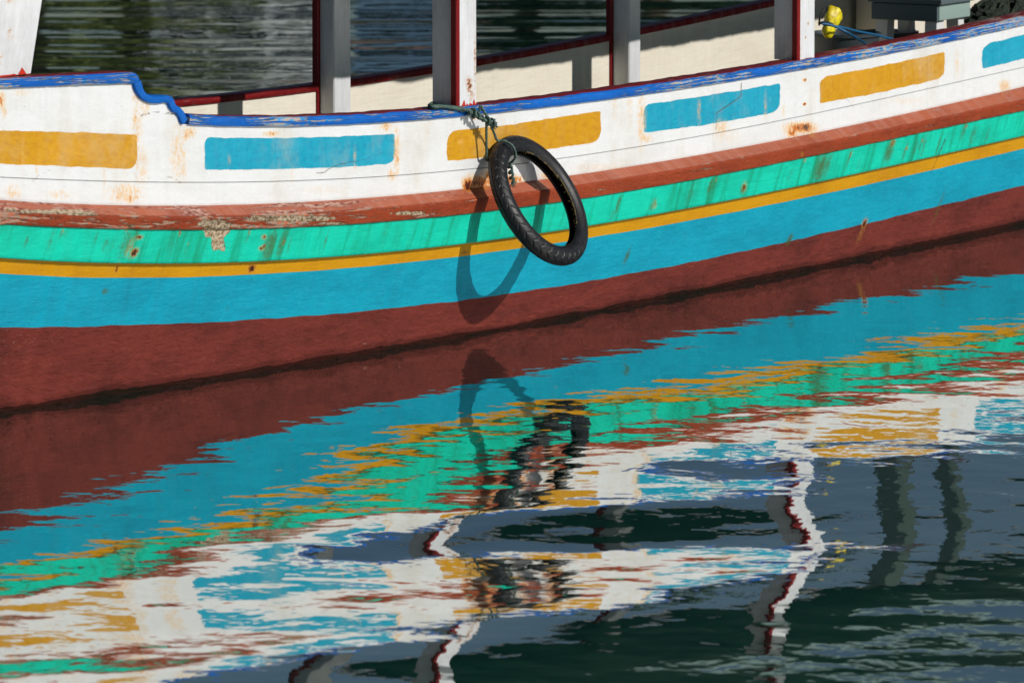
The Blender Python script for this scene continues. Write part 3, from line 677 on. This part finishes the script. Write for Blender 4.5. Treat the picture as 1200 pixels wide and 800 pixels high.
# ------------------------------------------------------------------ gear inside the boat
def PB(s, off, z): return P(s, npan(s) + off, z)
def quadbox(mb, s0, s1, o0, o1, z0, z1, mat=0, splay=0):
    mb.box([PB(s0, o0, z0), PB(s1, o0, z0), PB(s1, o1, z0), PB(s0, o1, z0), PB(s0, o0, z1), PB(s1, o0, z1), PB(s1, o1, z1), PB(s0, o1, z1)], mat)
s_c, z_c = unproj(1101, 25, -.42)
tb = empty('deck_table', tuple(PB(s_c + .17, -.62, z_c - .45))); tag(tb, 'grey-green painted wooden table standing on splayed pale legs behind the bulwark', 'table')
m = MB(); quadbox(m, s_c, s_c + .36, -.42, -.83, z_c, z_c + .085); m.build('apron', [mat_sage], tb, bevel=.005, smooth=False)
m = MB(); quadbox(m, s_c - .022, s_c - .002, -.424, -.826, z_c - .004, z_c + .083); m.build('shade_board', [mat_apron_shade], tb, bevel=.003, smooth=False)  # thin board added to carry the painted shade on the apron's left face
m = MB(); quadbox(m, s_c - .02, s_c + .38, -.40, -.85, z_c + .087, z_c + .115); m.build('table_top', [mat_slate], tb, bevel=.004, smooth=False)
for ds, do in ((0.015, -.44), (.26, -.44), (.015, -.74), (.26, -.74)):
    m = MB(); q = .075; zb = z_c - .50; kx = -.04 if ds < .1 else .04
    m.box([PB(s_c + ds + kx, do, zb), PB(s_c + ds + q + kx, do, zb), PB(s_c + ds + q + kx, do - q, zb), PB(s_c + ds + kx, do - q, zb), PB(s_c + ds, do, z_c), PB(s_c + ds + q, do, z_c), PB(s_c + ds + q, do - q, z_c), PB(s_c + ds, do - q, z_c)])
    m.build('leg', [mat_white_plain], tb, bevel=.004, smooth=False)
# white locker behind it
s_l, z_l = unproj(1048, 30, -.98)
m = MB(); quadbox(m, s_l, s_l + .9, -.98, -1.22, z_l - .5, z_l + .42); o = m.build('locker', [mat_inner], None, bevel=.006, smooth=False); tag(o, 'tall cream painted locker standing behind the grey-green table', 'locker')
# grey tub
def lathe(mb, c, prof, seg=40):
    G = np.array([[[c[0] + r * math.cos(2 * math.pi * j / seg), c[1] + r * math.sin(2 * math.pi * j / seg), c[2] + z] for j in range(seg)] for r, z in prof]); mb.grid(G, closed=True)
mg = NT('dark_grey_plastic'); mat_tub = mg.done(lin(58, 66, 70), .45, mg.bump(mg.noise(mg.obj(), 30), .001))
c0 = U3(990, 46, -.76)
m = MB(); lathe(m, c0 - np.array([0, 0, .34]), [(0.001, 0), (.14, 0), (.15, .02), (.185, .36), (.195, .36), (.195, .375), (.18, .378), (.172, .36), (.14, .03), (.001, .03)])
o = m.build('tub', [mat_tub], None); tag(o, 'dark grey plastic tub on the deck behind the yellow float', 'tub')
c0 = U3(1042, 48, -.85)
m = MB(); lathe(m, c0 - np.array([0, 0, .30]), [(0.001, 0), (.13, 0), (.14, .02), (.155, .34), (.16, .34), (.16, .352), (.145, .352), (.13, .03), (.001, .03)])
o = m.build('bucket', [mat_tub], None); tag(o, 'dark bucket on the deck under the grey-green table', 'bucket')
# yellow float with a blue cord
ky = NT('yellow_plastic'); fy = ky.noise(ky.obj(), 40, 4, .6); mat_y = ky.done(ky.mix(ky.ss(fy, .4, .6), lin(236, 220, 20), lin(204, 176, 16)), .4, ky.bump(fy, .004))
a0, a1 = U3(979, 13, -.42), U3(968, 44, -.42); ax = a1 - a0; Ln = np.linalg.norm(ax); ax /= Ln
e1 = np.array([T[0], T[1], 0]); e1 = e1 - ax * e1.dot(ax); e1 /= np.linalg.norm(e1); e2 = np.cross(ax, e1); G = []
prof = [(.0, .03), (.01, .052), (.06, .056), (.3, .055), (.46, .05), (.54, .034), (.60, .036), (.70, .041), (.82, .038), (.9, .032), (.97, .02), (1, .004)]
for t, r in prof:
    G.append([a0 + ax * Ln * t + r * (1.0 * math.cos(p) * e1 + .7 * math.sin(p) * e2) * (1 + .10 * math.sin(4 * p + t * 5) + .05 * math.sin(7 * p - t * 17)) for p in np.linspace(0, 2 * math.pi, 24, endpoint=False)])
fl = empty('yellow_float', tuple(a0)); tag(fl, 'crumpled yellow plastic float tied to the post by the table', 'float')
m = MB(); m.grid(np.array(G), closed=True); m.f.append(list(range(24))[::-1]); m.m.append(0); m.build('bottle', [mat_y], fl, ang=60)
m = MB(); tube(m, [U3(960, 30, -.40), U3(961, 20, -.39), U3(966, 10, -.38), U3(970, 8.5, -.38), U3(968, 14, -.39), U3(963, 22, -.40)], .005, 8); tube(m, [U3(959, 28, -.38), U3(967, 26, -.35), U3(976, 29, -.35)], .006, 8, 3, 120)
kb = NT('black_cord'); m.build('cord', [kb.done(lin(24, 24, 28), .7)], fl)
kb = NT('blue_rope'); mat_br = kb.done(lin(22, 96, 140), .5, kb.bump(kb.noise(kb.obj(), 150), .002))
m = MB(); tube(m, [U3(963, 28, -.36), U3(975, 30, -.33), U3(990, 37, -.30), U3(1004, 45, -.24), U3(1016, 53, -.16)], .0065, 10, 3, 120)
tube(m, [U3(965, 29, -.36), U3(985, 32, -.35), U3(1005, 37, -.36), U3(1030, 42, -.38), U3(1060, 50, -.4)], .0055, 10, 3, 120)
o = m.build('blue_cord', [mat_br], None); tag(o, 'blue cord tied to the yellow float, running over the gear', 'cord')
# heap of dark netting and a plastic sheet at the right
r_ = np.random.default_rng(9); m = MB(); c0 = U3(1188, 14, -.62); G = []
for i in range(26):
    th = i / 25 * math.pi * .5
    G.append([c0 + np.array([T[0], T[1], 0]) * (.55 * math.cos(th) * math.cos(p) * (1 + .12 * math.sin(5 * p + i))) + np.array([N[0], N[1], 0]) * (.22 * math.cos(th) * math.sin(p)) + np.array([0, 0, -.12 + .20 * math.sin(th) + .014 * r_.normal() + .014 * math.sin(7 * p)]) for p in np.linspace(0, 2 * math.pi, 60, endpoint=False)])
m.grid(np.array(G), closed=True); kn = NT('dark_green_netting'); nn_ = kn.noise(kn.obj(), 55, 5, .7)
o = m.build('net_heap', [kn.done(kn.mix(kn.ss(nn_, .4, .65), lin(14, 24, 22), lin(56, 70, 50)), .85, kn.bump(nn_, .02))], None); tag(o, 'heap of dark fishing net lying beyond the table at the right edge', 'net')
m = MB(); G = []
for i in range(12):
    G.append([P(s_c + .42 + j * .045, npan(s_c + .4) - .95 + .02 * math.sin(j * 1.3 + i), z_c + .02 + i * .03 + .008 * math.sin(j * 2.1)) for j in range(24)])
Gn = np.array(G); m.grid(Gn); Gb = Gn + np.array([-.02 * N[0], -.02 * N[1], 0]); m.grid(Gb[::-1])
m.grid(np.stack([Gb[0], Gn[0]])); m.grid(np.stack([Gn[-1], Gb[-1]])); m.grid(np.stack([Gn[:, 0], Gb[:, 0]])); m.grid(np.stack([Gb[:, -1], Gn[:, -1]]))
kp = NT('pale_plastic_sheet'); np_ = kp.noise(kp.obj(), 6, 3); o = m.build('plastic_sheet', [kp.done(kp.mix(kp.ss(np_, .4, .6), lin(160, 158, 164), lin(150, 112, 116)), .25, kp.bump(np_, .02))], None)
tag(o, 'pale grey and pink plastic sheet hanging behind the net heap', 'sheet')

# ------------------------------------------------------------------ WATER
# Long swell: its slope is set so that the mirrored stripes stretch and fold as the harbour's slow waves make them
QT = {0:[(482,0),(635,1),(668,1.9),(680,1.8),(692,2.1),(702,3),(708,4.3),(714,4.2),(724,2.7),(738,3.8),(750,4.4),(766,3.5),(778,2.6),(786,2.1),(800,2.5),(830,4)],
100:[(467,0),(600,.92),(626,1),(655,2),(665,2.8),(674,2.2),(685,3.4),(694,4.2),(702,4.5),(722,4.2),(730,4.3),(745,4.5),(757,4.1),(767,3),(775,2.4),(783,2.7),(790,3.5),(800,4.3),(830,5)],
200:[(452,0),(534,1),(625,2),(637,2.7),(648,3.4),(655,3),(664,2.7),(672,3.5),(680,4.4),(710,4.0),(730,4.4),(745,4.2),(753,2.8),(765,2.5),(779,3.5),(788,4.4),(800,4.8),(830,6)],
300:[(435,0),(511,1),(617,2),(623,2.8),(630,3.4),(637,4.1),(650,4.4),(690,4.6),(728,4.4),(738,4.0),(745,2.8),(752,3.6),(758,4.2),(765,3.8),(775,4.6),(790,5.6),(800,6),(830,7)],
400:[(419,0),(487,1),(525,1.9),(560,2.05),(600,2.25),(605,2.8),(609,4.1),(620,4.5),(635,4.8),(648,5.3),(655,5.5),(668,4.6),(690,4.5),(705,3.9),(712,3.7),(722,4.6),(745,4.9),(760,5.1),(770,6),(785,6.8),(800,6),(830,7)],
500:[(402,0),(472,1),(500,2),(511,2.3),(540,2.35),(560,2.5),(582,2.4),(597,2.9),(603,4.1),(615,4.5),(628,5),(640,6),(650,5.5),(658,4.7),(680,4.4),(695,3.2),(705,4.1),(735,4.6),(757,5),(765,6),(780,7),(800,6.8),(830,7)],
600:[(386,0),(440,1),(467,2),(480,2.4),(514,2.9),(532,4),(574,4.5),(592,4.8),(606,6),(620,6.9),(637,6),(650,4.7),(680,4.4),(692,3.4),(700,4.1),(712,4.5),(724,5.3),(737,6),(750,6.6),(760,7),(800,7.3),(830,7.3)],
700:[(367,0),(425,1),(461,2),(475,2.4),(516,3),(525,4),(545,4.2),(590,4.8),(600,6.5),(610,7),(622,6),(635,7),(645,5.3),(655,4.5),(690,4.2),(712,4.6),(720,5.8),(729,6.8),(745,7.2),(800,7.3),(830,7.3)],
800:[(346,0),(390,1),(452,2),(475,2.6),(500,3.2),(515,4),(530,4.5),(545,5.3),(558,5.5),(570,4.6),(580,4.8),(590,6),(600,6.8),(615,6.5),(633,6.9),(640,5),(650,4.4),(668,4.5),(680,4.2),(697,5.7),(708,6.3),(716,7),(760,7.4),(775,8),(800,7.5),(830,8)],
900:[(325,0),(375,1),(437,2),(460,2.6),(480,3.3),(495,4.1),(520,4.6),(540,5.2),(570,4.7),(585,5.8),(612,6.6),(625,6),(640,4.5),(670,4.5),(680,5),(690,6),(705,6.4),(713,7),(760,7.5),(770,8.2),(780,7.6),(800,8),(830,8)],
1000:[(305,0),(351,1),(413,2),(430,2.5),(455,3.1),(465,4),(485,4.3),(507,4.5),(520,4.9),(533,4.6),(542,5.4),(560,6),(635,6.2),(644,5.0),(652,6),(680,6.6),(690,7.1),(712,7.6),(718,8.2),(728,7.2),(745,7.6),(757,8.3),(770,8),(785,7.5),(800,8),(830,8)],
1100:[(284,0),(335,1),(397,2),(420,2.6),(440,3.2),(452,4),(480,4.4),(500,4.6),(520,4.8),(535,5.3),(560,6),(660,6.4),(676,7),(700,7.6),(715,8.1),(727,7.5),(750,8.2),(770,7.6),(800,8),(830,8)],
1200:[(262,0),(319,1),(384,2),(400,2.8),(415,3.5),(440,3.9),(455,4.1),(480,4.7),(500,5),(530,5.4),(560,6),(650,6.5),(665,7),(700,7.8),(712,8.1),(730,7.5),(755,8),(775,7.5),(800,8),(830,8)]}
YS = np.arange(21.0, 45.0, .06); XS = np.linspace(-5.2, 5.2, 210); DY = .06; DX = XS[1] - XS[0]
cols = sorted(QT); wx = np.linspace(-150, 1350, 76)
def col_table(px):
    """distance along this sight line and height of the nine lines the swell is set by"""
    u = np.array([(px - 600) * PX / CP, 1.0]); kk_ = math.hypot(*u); u = u / kk_
    offs = [0 * dR, dR, dB, dK, DP, DP, DP, DP, DP]; Zs = [0 * zR, zR, zB, zK, zH, zT, zT + .28, zT + .78, zT + 1.25]; Ls = []; Zq = []
    for o_, z_ in zip(offs, Zs):
        pl = P(ST, W(ST) + o_, 0)[:, :2]; c = pl[:, 0] * u[1] - pl[:, 1] * u[0]
        si = float(np.interp(0, c, ST) if c[-1] > c[0] else np.interp(0, c[::-1], ST[::-1]))
        p_ = P(si, float(W(si)) + float(np.interp(si, ST, o_)), 0)[:2]; Ls.append(float(p_ @ u)); Zq.append(float(np.interp(si, ST, z_)))
    return kk_, np.array(Ls), np.array(Zq)
TAB = [col_table(px) for px in wx]
def slopes(Hc, Yv=None):
    """the slope towards the boat that each point of the swell needs; Hc: height per (column, row)"""
    Yv = YS if Yv is None else Yv; S = np.zeros_like(Hc)
    for i, px in enumerate(wx):
        kk_, Ls, Zq = TAB[i]; h = Hc[i]; ca, cb, f, sh, ywc = CI[i]
        yy = project(np.stack([(px - 600) * PX / CP * Yv, Yv + 0 * h, h], -1))[1] - sh
        def qq(t): return np.interp(yy, t[:, 0] - (t[0, 0] - ywc) * np.clip(1 - (t[:, 0] - t[0, 0]) / 120, 0, 1), t[:, 1])
        q = qq(ca) * (1 - f) + qq(cb) * f
        L = np.interp(q, range(9), Ls) - Yv * kk_; z = np.interp(q, range(9), Zq); p = np.arctan((CAMH - h) / (Yv * kk_))
        s_ = .5 * (np.arctan((z - h) / np.maximum(L, .05)) - p)
        s_ = np.where(L < .35, 0, np.clip(s_, -.035, .055)); S[i] = s_ * np.clip((L - .35) / .8, 0, 1)
    return S
CI = []
for px in wx:
    pc = min(max(px, 0), 1200); i1 = min(max(int(np.searchsorted(cols, pc)), 1), len(cols) - 1); c0, c1 = cols[i1 - 1], cols[i1]
    CI.append((np.array(QT[c0], float), np.array(QT[c1], float), (pc - c0) / (c1 - c0), float(C_water(px)) - float(C_water(pc)), float(C_water(pc))))
def slopes_at(h, j): return slopes(h[:, None], np.array([YS[j]]))[:, 0]
def to_xy(A):
    out = np.zeros((len(XS), len(YS)))
    for j, Y in enumerate(YS): out[:, j] = np.interp(XS, (wx - 600) * PX / CP * Y, A[:, j])
    return out
def to_cols(A):
    out = np.zeros((len(wx), len(YS)))
    for j, Y in enumerate(YS): out[:, j] = np.interp((wx - 600) * PX / CP * Y, XS, A[:, j])
    return out
LAM = .06
# march from the hull outwards, column by column, then settle into one continuous surface that is still at the boat and behind it
Hc = np.zeros((len(wx), len(YS)))
for j in range(len(YS) - 2, -1, -1):
    Hc[:, j] = Hc[:, j + 1]; Hc[:, j] -= slopes_at(Hc[:, j], j) * DY
Yhull = np.interp(XS, *[q for q in (lambda g_: (g_[:, 0], g_[:, 1]))(np.array([ground(x, C_water(x)) for x in np.linspace(-150, 1350, 60)]))])
MSK = (YS[None] > Yhull[:, None] - .25) * .6
def A_(H_):
    gy = np.diff(H_, axis=1) / DY ** 2; gx = LAM * np.diff(H_, axis=0) / DX ** 2; o_ = MSK * H_
    o_[:, :-1] -= gy; o_[:, 1:] += gy; o_[:-1] -= gx; o_[1:] += gx
    return o_
kx_ = 2 - 2 * np.cos(np.pi * np.arange(2 * len(XS)) / len(XS)); ky_ = 2 - 2 * np.cos(np.pi * np.arange(2 * len(YS)) / len(YS))
DD = LAM * kx_[:, None] / DX ** 2 + ky_[None] / DY ** 2 + .08
def pre(r_):
    E = np.concatenate([r_, r_[::-1]], 0); E = np.concatenate([E, E[:, ::-1]], 1)
    return np.real(np.fft.ifft2(np.fft.fft2(E) / DD))[:len(XS), :len(YS)]
def solve2(S, H_, n_):
    rhs = np.zeros_like(S); Sm = (S[:, 1:] + S[:, :-1]) / 2 / DY; rhs[:, :-1] -= Sm; rhs[:, 1:] += Sm
    r_ = rhs - A_(H_); z_ = pre(r_); p_ = z_.copy(); rz = (r_ * z_).sum()
    for _ in range(n_):
        Ap = A_(p_); al = rz / (p_ * Ap).sum(); H_ = H_ + al * p_; r_ = r_ - al * Ap; z_ = pre(r_); rn_ = (r_ * z_).sum(); p_ = z_ + rn_ / rz * p_; rz = rn_
    return H_
HX = to_xy(Hc)
for it in range(22):
    HX = solve2(to_xy(slopes(Hc)), HX, 8); Hc = .8 * Hc + .2 * to_cols(HX)
HX = solve2(to_xy(slopes(Hc)), HX, 30)
print('swell', HX.min(), HX.max(), 'rms slope x', np.std(np.diff(HX, axis=0) / DX), 'y', np.std(np.diff(HX, axis=1) / DY))
fx = np.clip((5.2 - np.abs(XS)) / 1.2, 0, 1); fy = np.clip((YS - 21.0) / 1.5, 0, 1); fx = fx * fx * (3 - 2 * fx); fy = fy * fy * (3 - 2 * fy); fe = np.clip((45 - YS) / 2, 0, 1)
HX *= fx[:, None] * (fy * fe)[None]
m = MB()
xf = np.concatenate([[-3000, -400, -60, -15], XS, [15, 60, 400, 3000]]); yf = np.concatenate([[-600, -50, 5], YS, [60, 90, 200, 800, 4000]])
HF = np.zeros((len(xf), len(yf))); HF[4:-4, 3:-5] = HX
G = np.stack([np.stack([np.broadcast_to(xf[:, None], HF.shape), np.broadcast_to(yf[None], HF.shape), HF], -1)])[0]
m.grid(G.transpose(1, 0, 2))
k = NT('harbour_water')
tcn = k.n('ShaderNodeTexCoord'); gp = tcn.outputs['Object']
def wn_(sx, sy, scale, det, ro, rot=0):
    mp = k.n('ShaderNodeMapping'); k.l(gp, mp.inputs[0]); mp.inputs['Scale'].default_value = (sx, sy, 1); mp.inputs['Rotation'].default_value = (0, 0, rot); return k.noise(mp.outputs[0], scale, det, ro, .2)
sep = k.n('ShaderNodeSeparateXYZ'); k.l(gp, sep.inputs[0])
back = k.ss(sep.outputs[1], 41.5, 46.0)
near = k.math('MULTIPLY', k.ss(sep.outputs[1], 42.0, 33.0), k.math('SUBTRACT', 1, k.math('MULTIPLY', k.ss(sep.outputs[1], 31.5, 28.0), .25)))
nearm = k.math('SUBTRACT', 1, k.math('MULTIPLY', k.ss(sep.outputs[1], 31.0, 27.5), .1))
n_f = wn_(1, .8, 4.2, 3, .45, .15); n_m = wn_(.9, 1, 1.4, 2, .5, -.1); n_b = wn_(.12, 1, 1.15, 2, .5)
RIP_F, RIP_M, RIP_B = .0030, .0066, .034
hsum = k.math('ADD', k.math('MULTIPLY', n_f, k.math('MULTIPLY', k.math('ADD', .45, k.math('MULTIPLY', near, .55)), RIP_F)), k.math('MULTIPLY', k.math('MULTIPLY', n_m, nearm), RIP_M))
hsum = k.math('ADD', hsum, k.math('MULTIPLY', k.math('MULTIPLY', n_b, back), RIP_B))
nb = k.bump(hsum, 1.0)
k.t.nodes.remove(k.b)
gl = k.n('ShaderNodeBsdfGlossy'); gl.inputs['Roughness'].default_value = .012; gl.inputs['Color'].default_value = (.95, .97, .94, 1); k.l(nb, gl.inputs['Normal'])
df = k.n('ShaderNodeBsdfDiffuse'); df.inputs['Color'].default_value = (.003, .022, .02, 1)
fr = k.n('ShaderNodeFresnel'); fr.inputs['IOR'].default_value = 1.45; k.l(nb, fr.inputs['Normal'])
ms = k.n('ShaderNodeMixShader'); k.l(k.math('ADD', .43, k.math('MULTIPLY', fr.outputs[0], .54), clamp=True), ms.inputs[0]); k.l(df.outputs[0], ms.inputs[1]); k.l(gl.outputs[0], ms.inputs[2]); k.l(ms.outputs[0], k.out.inputs[0])
wo = m.build('water', [k.m], None, ang=180); wo['kind'] = 'structure'

# ------------------------------------------------------------------ FAR SHORE (seen only mirrored in the water)
SHY = 140.0
kg = NT('bank_earth'); gn = kg.noise(kg.obj(), .6, 5); mat_bank = kg.done(kg.mix(gn, lin(70, 66, 50), lin(46, 56, 32)), .9)
m = MB(); bx_ = np.linspace(-300, 300, 61); G = []
for yy, zz in ((SHY - 1, -1), (SHY, .5), (SHY + 1, 1.0), (SHY + 30, 1.6), (SHY + 400, 2.0)): G.append([(x, yy + .6 * math.sin(x * .7), zz + (.15 * math.sin(x * .9) if zz > 0 else 0)) for x in bx_])
m.grid(np.array(G)); o = m.build('shore_ground', [mat_bank], None); o['kind'] = 'structure'
def leafmat(nm, a, b):
    kl = NT(nm); return kl.done(kl.mix(kl.ss(kl.noise(kl.obj(), 1.2, 3), .35, .65), a, b), .6)
leaf_mats = [leafmat('deep_foliage', (.018, .045, .014, 1), (.05, .10, .022, 1)), leafmat('olive_foliage', (.09, .12, .02, 1), (.17, .20, .045, 1)), leafmat('blue_green_foliage', (.012, .04, .03, 1), (.03, .08, .045, 1))]
kbk = NT('bark'); mat_bark = kbk.done(lin(92, 78, 62), .9, kbk.bump(kbk.noise(kbk.obj(), 8), .05))
def make_tree(rs, Ht, Rc, mat):
    r = np.random.default_rng(rs); mt = MB(); tube(mt, [(0, 0, -.3), (.1, 0, Ht * .3), (-.1, .1, Ht * .62)], .22, 8, step=.5); ctr = []
    for i in range(16):
        a = r.uniform(0, 6.28); q = r.uniform(.2, .8) * Rc; z = Ht * r.uniform(.38, .9); e = (q * math.cos(a), q * math.sin(a), z); ctr.append(e)
        tube(mt, [(0, 0, Ht * r.uniform(.25, .55)), (e[0] * .5, e[1] * .5, z * .85), e], .06, 5, step=.6)
    mc = MB(); nl = 5200; V = np.zeros((nl, 4, 3)); cs = r.integers(0, len(ctr), nl)
    pos = np.array(ctr)[cs] + r.normal(0, 1, (nl, 3)) * np.array([Rc * .20, Rc * .20, Ht * .075]); d1 = r.normal(0, 1, (nl, 3)); d1 /= np.linalg.norm(d1, axis=1)[:, None]; d2 = np.cross(d1, r.normal(0, 1, (nl, 3))); d2 /= np.linalg.norm(d2, axis=1)[:, None]
    sz_ = r.uniform(.14, .3, nl)[:, None]; pos[:, 2] = np.maximum(pos[:, 2], .4)
    V[:, 0] = pos - d1 * sz_; V[:, 1] = pos + d2 * sz_ * .5; V[:, 2] = pos + d1 * sz_; V[:, 3] = pos - d2 * sz_ * .5
    mc.add(V.reshape(-1, 3), [(4 * i, 4 * i + 1, 4 * i + 2, 4 * i + 3) for i in range(nl)])
    return mt, mc
protos = []
spec = [(1, 10.5, 3.2, 0), (2, 9.0, 2.8, 1), (3, 11.5, 3.4, 2)]
for rs, Ht, Rc, mi in spec: protos.append((make_tree(rs, Ht, Rc, mi), mi))
meshes = []
kinds = ['deep green', 'olive green', 'blue-green']
TX = [(-30, 4, 0), (-24.5, 2, 1), (-19, 5, 2), (-14, 3, 1), (-11.2, 1.5, 1), (-8.9, 1.0, 1), (-7.0, 3.4, 1), (2.6, 3, 0), (5.2, 2, 2), (7.9, 4, 0), (11.5, 2, 1), (16, 5, 2), (21, 3, 0), (27, 4, 1), (33, 3, 2), (.2, 7, 2), (-40, 5, 0), (40, 4, 0)]
for i, (x, dy, kd_) in enumerate(TX):
    (mt, mc), mi = protos[kd_]; e = empty('broadleaf_tree', (x, SHY + 1.5 + dy, 1.0)); e.rotation_euler = (0, 0, i * 1.7); sc = (.9 + .22 * ((i * 37) % 10) / 10) * (1.5 if x < -3 else 1.12); e.scale = (sc, sc, sc)
    if kd_ not in [q[0] for q in meshes]:
        a = mt.build('trunk', [mat_bark], None); b = mc.build('crown', [leaf_mats[mi]], None, smooth=False); meshes.append((kd_, a, b))
        a.parent = e; b.parent = e
    else:
        _, a0_, b0_ = [q for q in meshes if q[0] == kd_][0]; a = a0_.copy(); b = b0_.copy(); COL.objects.link(a); COL.objects.link(b); a.parent = e; b.parent = e
    tag(e, f'{kinds[kd_]} tree on the far bank, mirrored in the water behind the boat', 'tree', f'{kinds[kd_]} trees on the far bank')
# two waterside houses
def house(name, x0, x1, z1, wallmat, label, nwin):
    e = empty(name, ((x0 + x1) / 2, SHY + 3, 1)); m = MB(); y0, y1 = SHY + 1.2, SHY + 8
    m.box([(x0, y0, .5), (x1, y0, .5), (x1, y1, .5), (x0, y1, .5), (x0, y0, z1), (x1, y0, z1), (x1, y1, z1), (x0, y1, z1)]); m.build('wall', [wallmat], e, smooth=False)
    m = MB(); m.box([(x0 - .5, y0 - .6, z1), (x1 + .5, y0 - .6, z1), (x1 + .5, y1, z1), (x0 - .5, y1, z1), (x0 - .3, (y0 + y1) / 2, z1 + 1.6), (x1 + .3, (y0 + y1) / 2, z1 + 1.6), (x1 + .3, (y0 + y1) / 2 + .2, z1 + 1.6), (x0 - .3, (y0 + y1) / 2 + .2, z1 + 1.6)]); m.build('roof', [mat_rusty], e, smooth=False)
    for r0 in (2.2, 5.2, 8.4):
        if r0 + 1.6 > z1: continue
        for i in range(nwin):
            xc = x0 + (x1 - x0) * (i + .5) / nwin; m = MB(); m.box([(xc - .45, y0 - .05, r0), (xc + .45, y0 - .05, r0), (xc + .45, y0 + .02, r0), (xc - .45, y0 + .02, r0), (xc - .45, y0 - .05, r0 + 1.4), (xc + .45, y0 - .05, r0 + 1.4), (xc + .45, y0 + .02, r0 + 1.4), (xc - .45, y0 + .02, r0 + 1.4)]); m.build('window', [mat_glass], e, smooth=False)
    for r0 in (1.2, 4.3, 7.5):
        if r0 + 2.4 > z1: continue
        m = MB(); m.box([(x0 + .25, y0 - .06, r0 + .1), (x1 - .25, y0 - .06, r0 + .1), (x1 - .25, y0 - .01, r0 + .1), (x0 + .25, y0 - .01, r0 + .1), (x0 + .25, y0 - .06, r0 + .8), (x1 - .25, y0 - .06, r0 + .8), (x1 - .25, y0 - .01, r0 + .8), (x0 + .25, y0 - .01, r0 + .8)]); m.build('dark_board', [mat_glass], e, smooth=False)
        m = MB(); m.box([(x0 - .3, y0 - 1.3, r0 + .9), (x1 + .3, y0 - 1.3, r0 + .9), (x1 + .3, y0 - .01, r0 + .9), (x0 - .3, y0 - .01, r0 + .9), (x0 - .3, y0 - 1.3, r0 + 1.05), (x1 + .3, y0 - 1.3, r0 + 1.05), (x1 + .3, y0 - .01, r0 + 1.05), (x0 - .3, y0 - .01, r0 + 1.05)]); m.build('balcony', [wallmat], e, smooth=False)
    tag(e, label, 'house'); return e
mat_rusty = paint('roof_sheet', lin(120, 96, 84), grain=.01, stain=False); kq = NT('dark_glass'); mat_glass = kq.done(lin(20, 28, 32), .1)
kw = NT('pale_render'); mat_pale = kw.done(kw.mix(kw.noise(kw.obj(), .5, 4), lin(225, 228, 228), lin(190, 196, 198)), .8)
kw = NT('blue_render'); mat_bluer = kw.done(kw.mix(kw.noise(kw.obj(), .5, 4), lin(96, 124, 148), lin(70, 100, 128)), .8)
house('waterside_house', -6.6, -3.4, 13.0, mat_pale, 'pale grey waterside house between olive trees on the far bank', 3)
house('waterside_house', -2.9, -.8, 9.4, mat_bluer, 'blue rendered waterside house right of the pale one on the far bank', 2)

# ------------------------------------------------------------------ light
SUNAZ_V = np.array([.90, -.43]); SUNAZ_V = SUNAZ_V / np.linalg.norm(SUNAZ_V); SUNEL = R(32)
sd = np.array([SUNAZ_V[0] * math.cos(SUNEL), SUNAZ_V[1] * math.cos(SUNEL), math.sin(SUNEL)])
sun_d = bpy.data.lights.new('sun', 'SUN'); sun = bpy.data.objects.new('sun', sun_d); COL.objects.link(sun); sun.location = (20, -10, 30)
sun.rotation_euler = Vector(sd).to_track_quat('Z', 'Y').to_euler(); sun_d.energy = 4.8; sun_d.angle = R(.53); sun_d.color = (1, .965, .92)
w = bpy.data.worlds.new('World'); scn.world = w; w.use_nodes = True; wt = w.node_tree; wt.nodes.clear()
sk = wt.nodes.new('ShaderNodeTexSky'); sk.sky_type = 'NISHITA'; sk.sun_disc = False; sk.sun_elevation = SUNEL; sk.sun_rotation = math.atan2(sd[0], sd[1])
sk.air_density = 1.0; sk.dust_density = .3; sk.ozone_density = 4.0
bg = wt.nodes.new('ShaderNodeBackground'); bg.inputs[1].default_value = .05; wo_ = wt.nodes.new('ShaderNodeOutputWorld'); wt.links.new(sk.outputs[0], bg.inputs[0]); wt.links.new(bg.outputs[0], wo_.inputs[0])
vs = scn.view_settings; vs.view_transform = 'Standard'; vs.look = 'None'; vs.gamma = 1; vs.exposure = -.50; vs.use_curve_mapping = False
scn.cycles.use_denoising = True
scn.cycles.max_bounces = 8
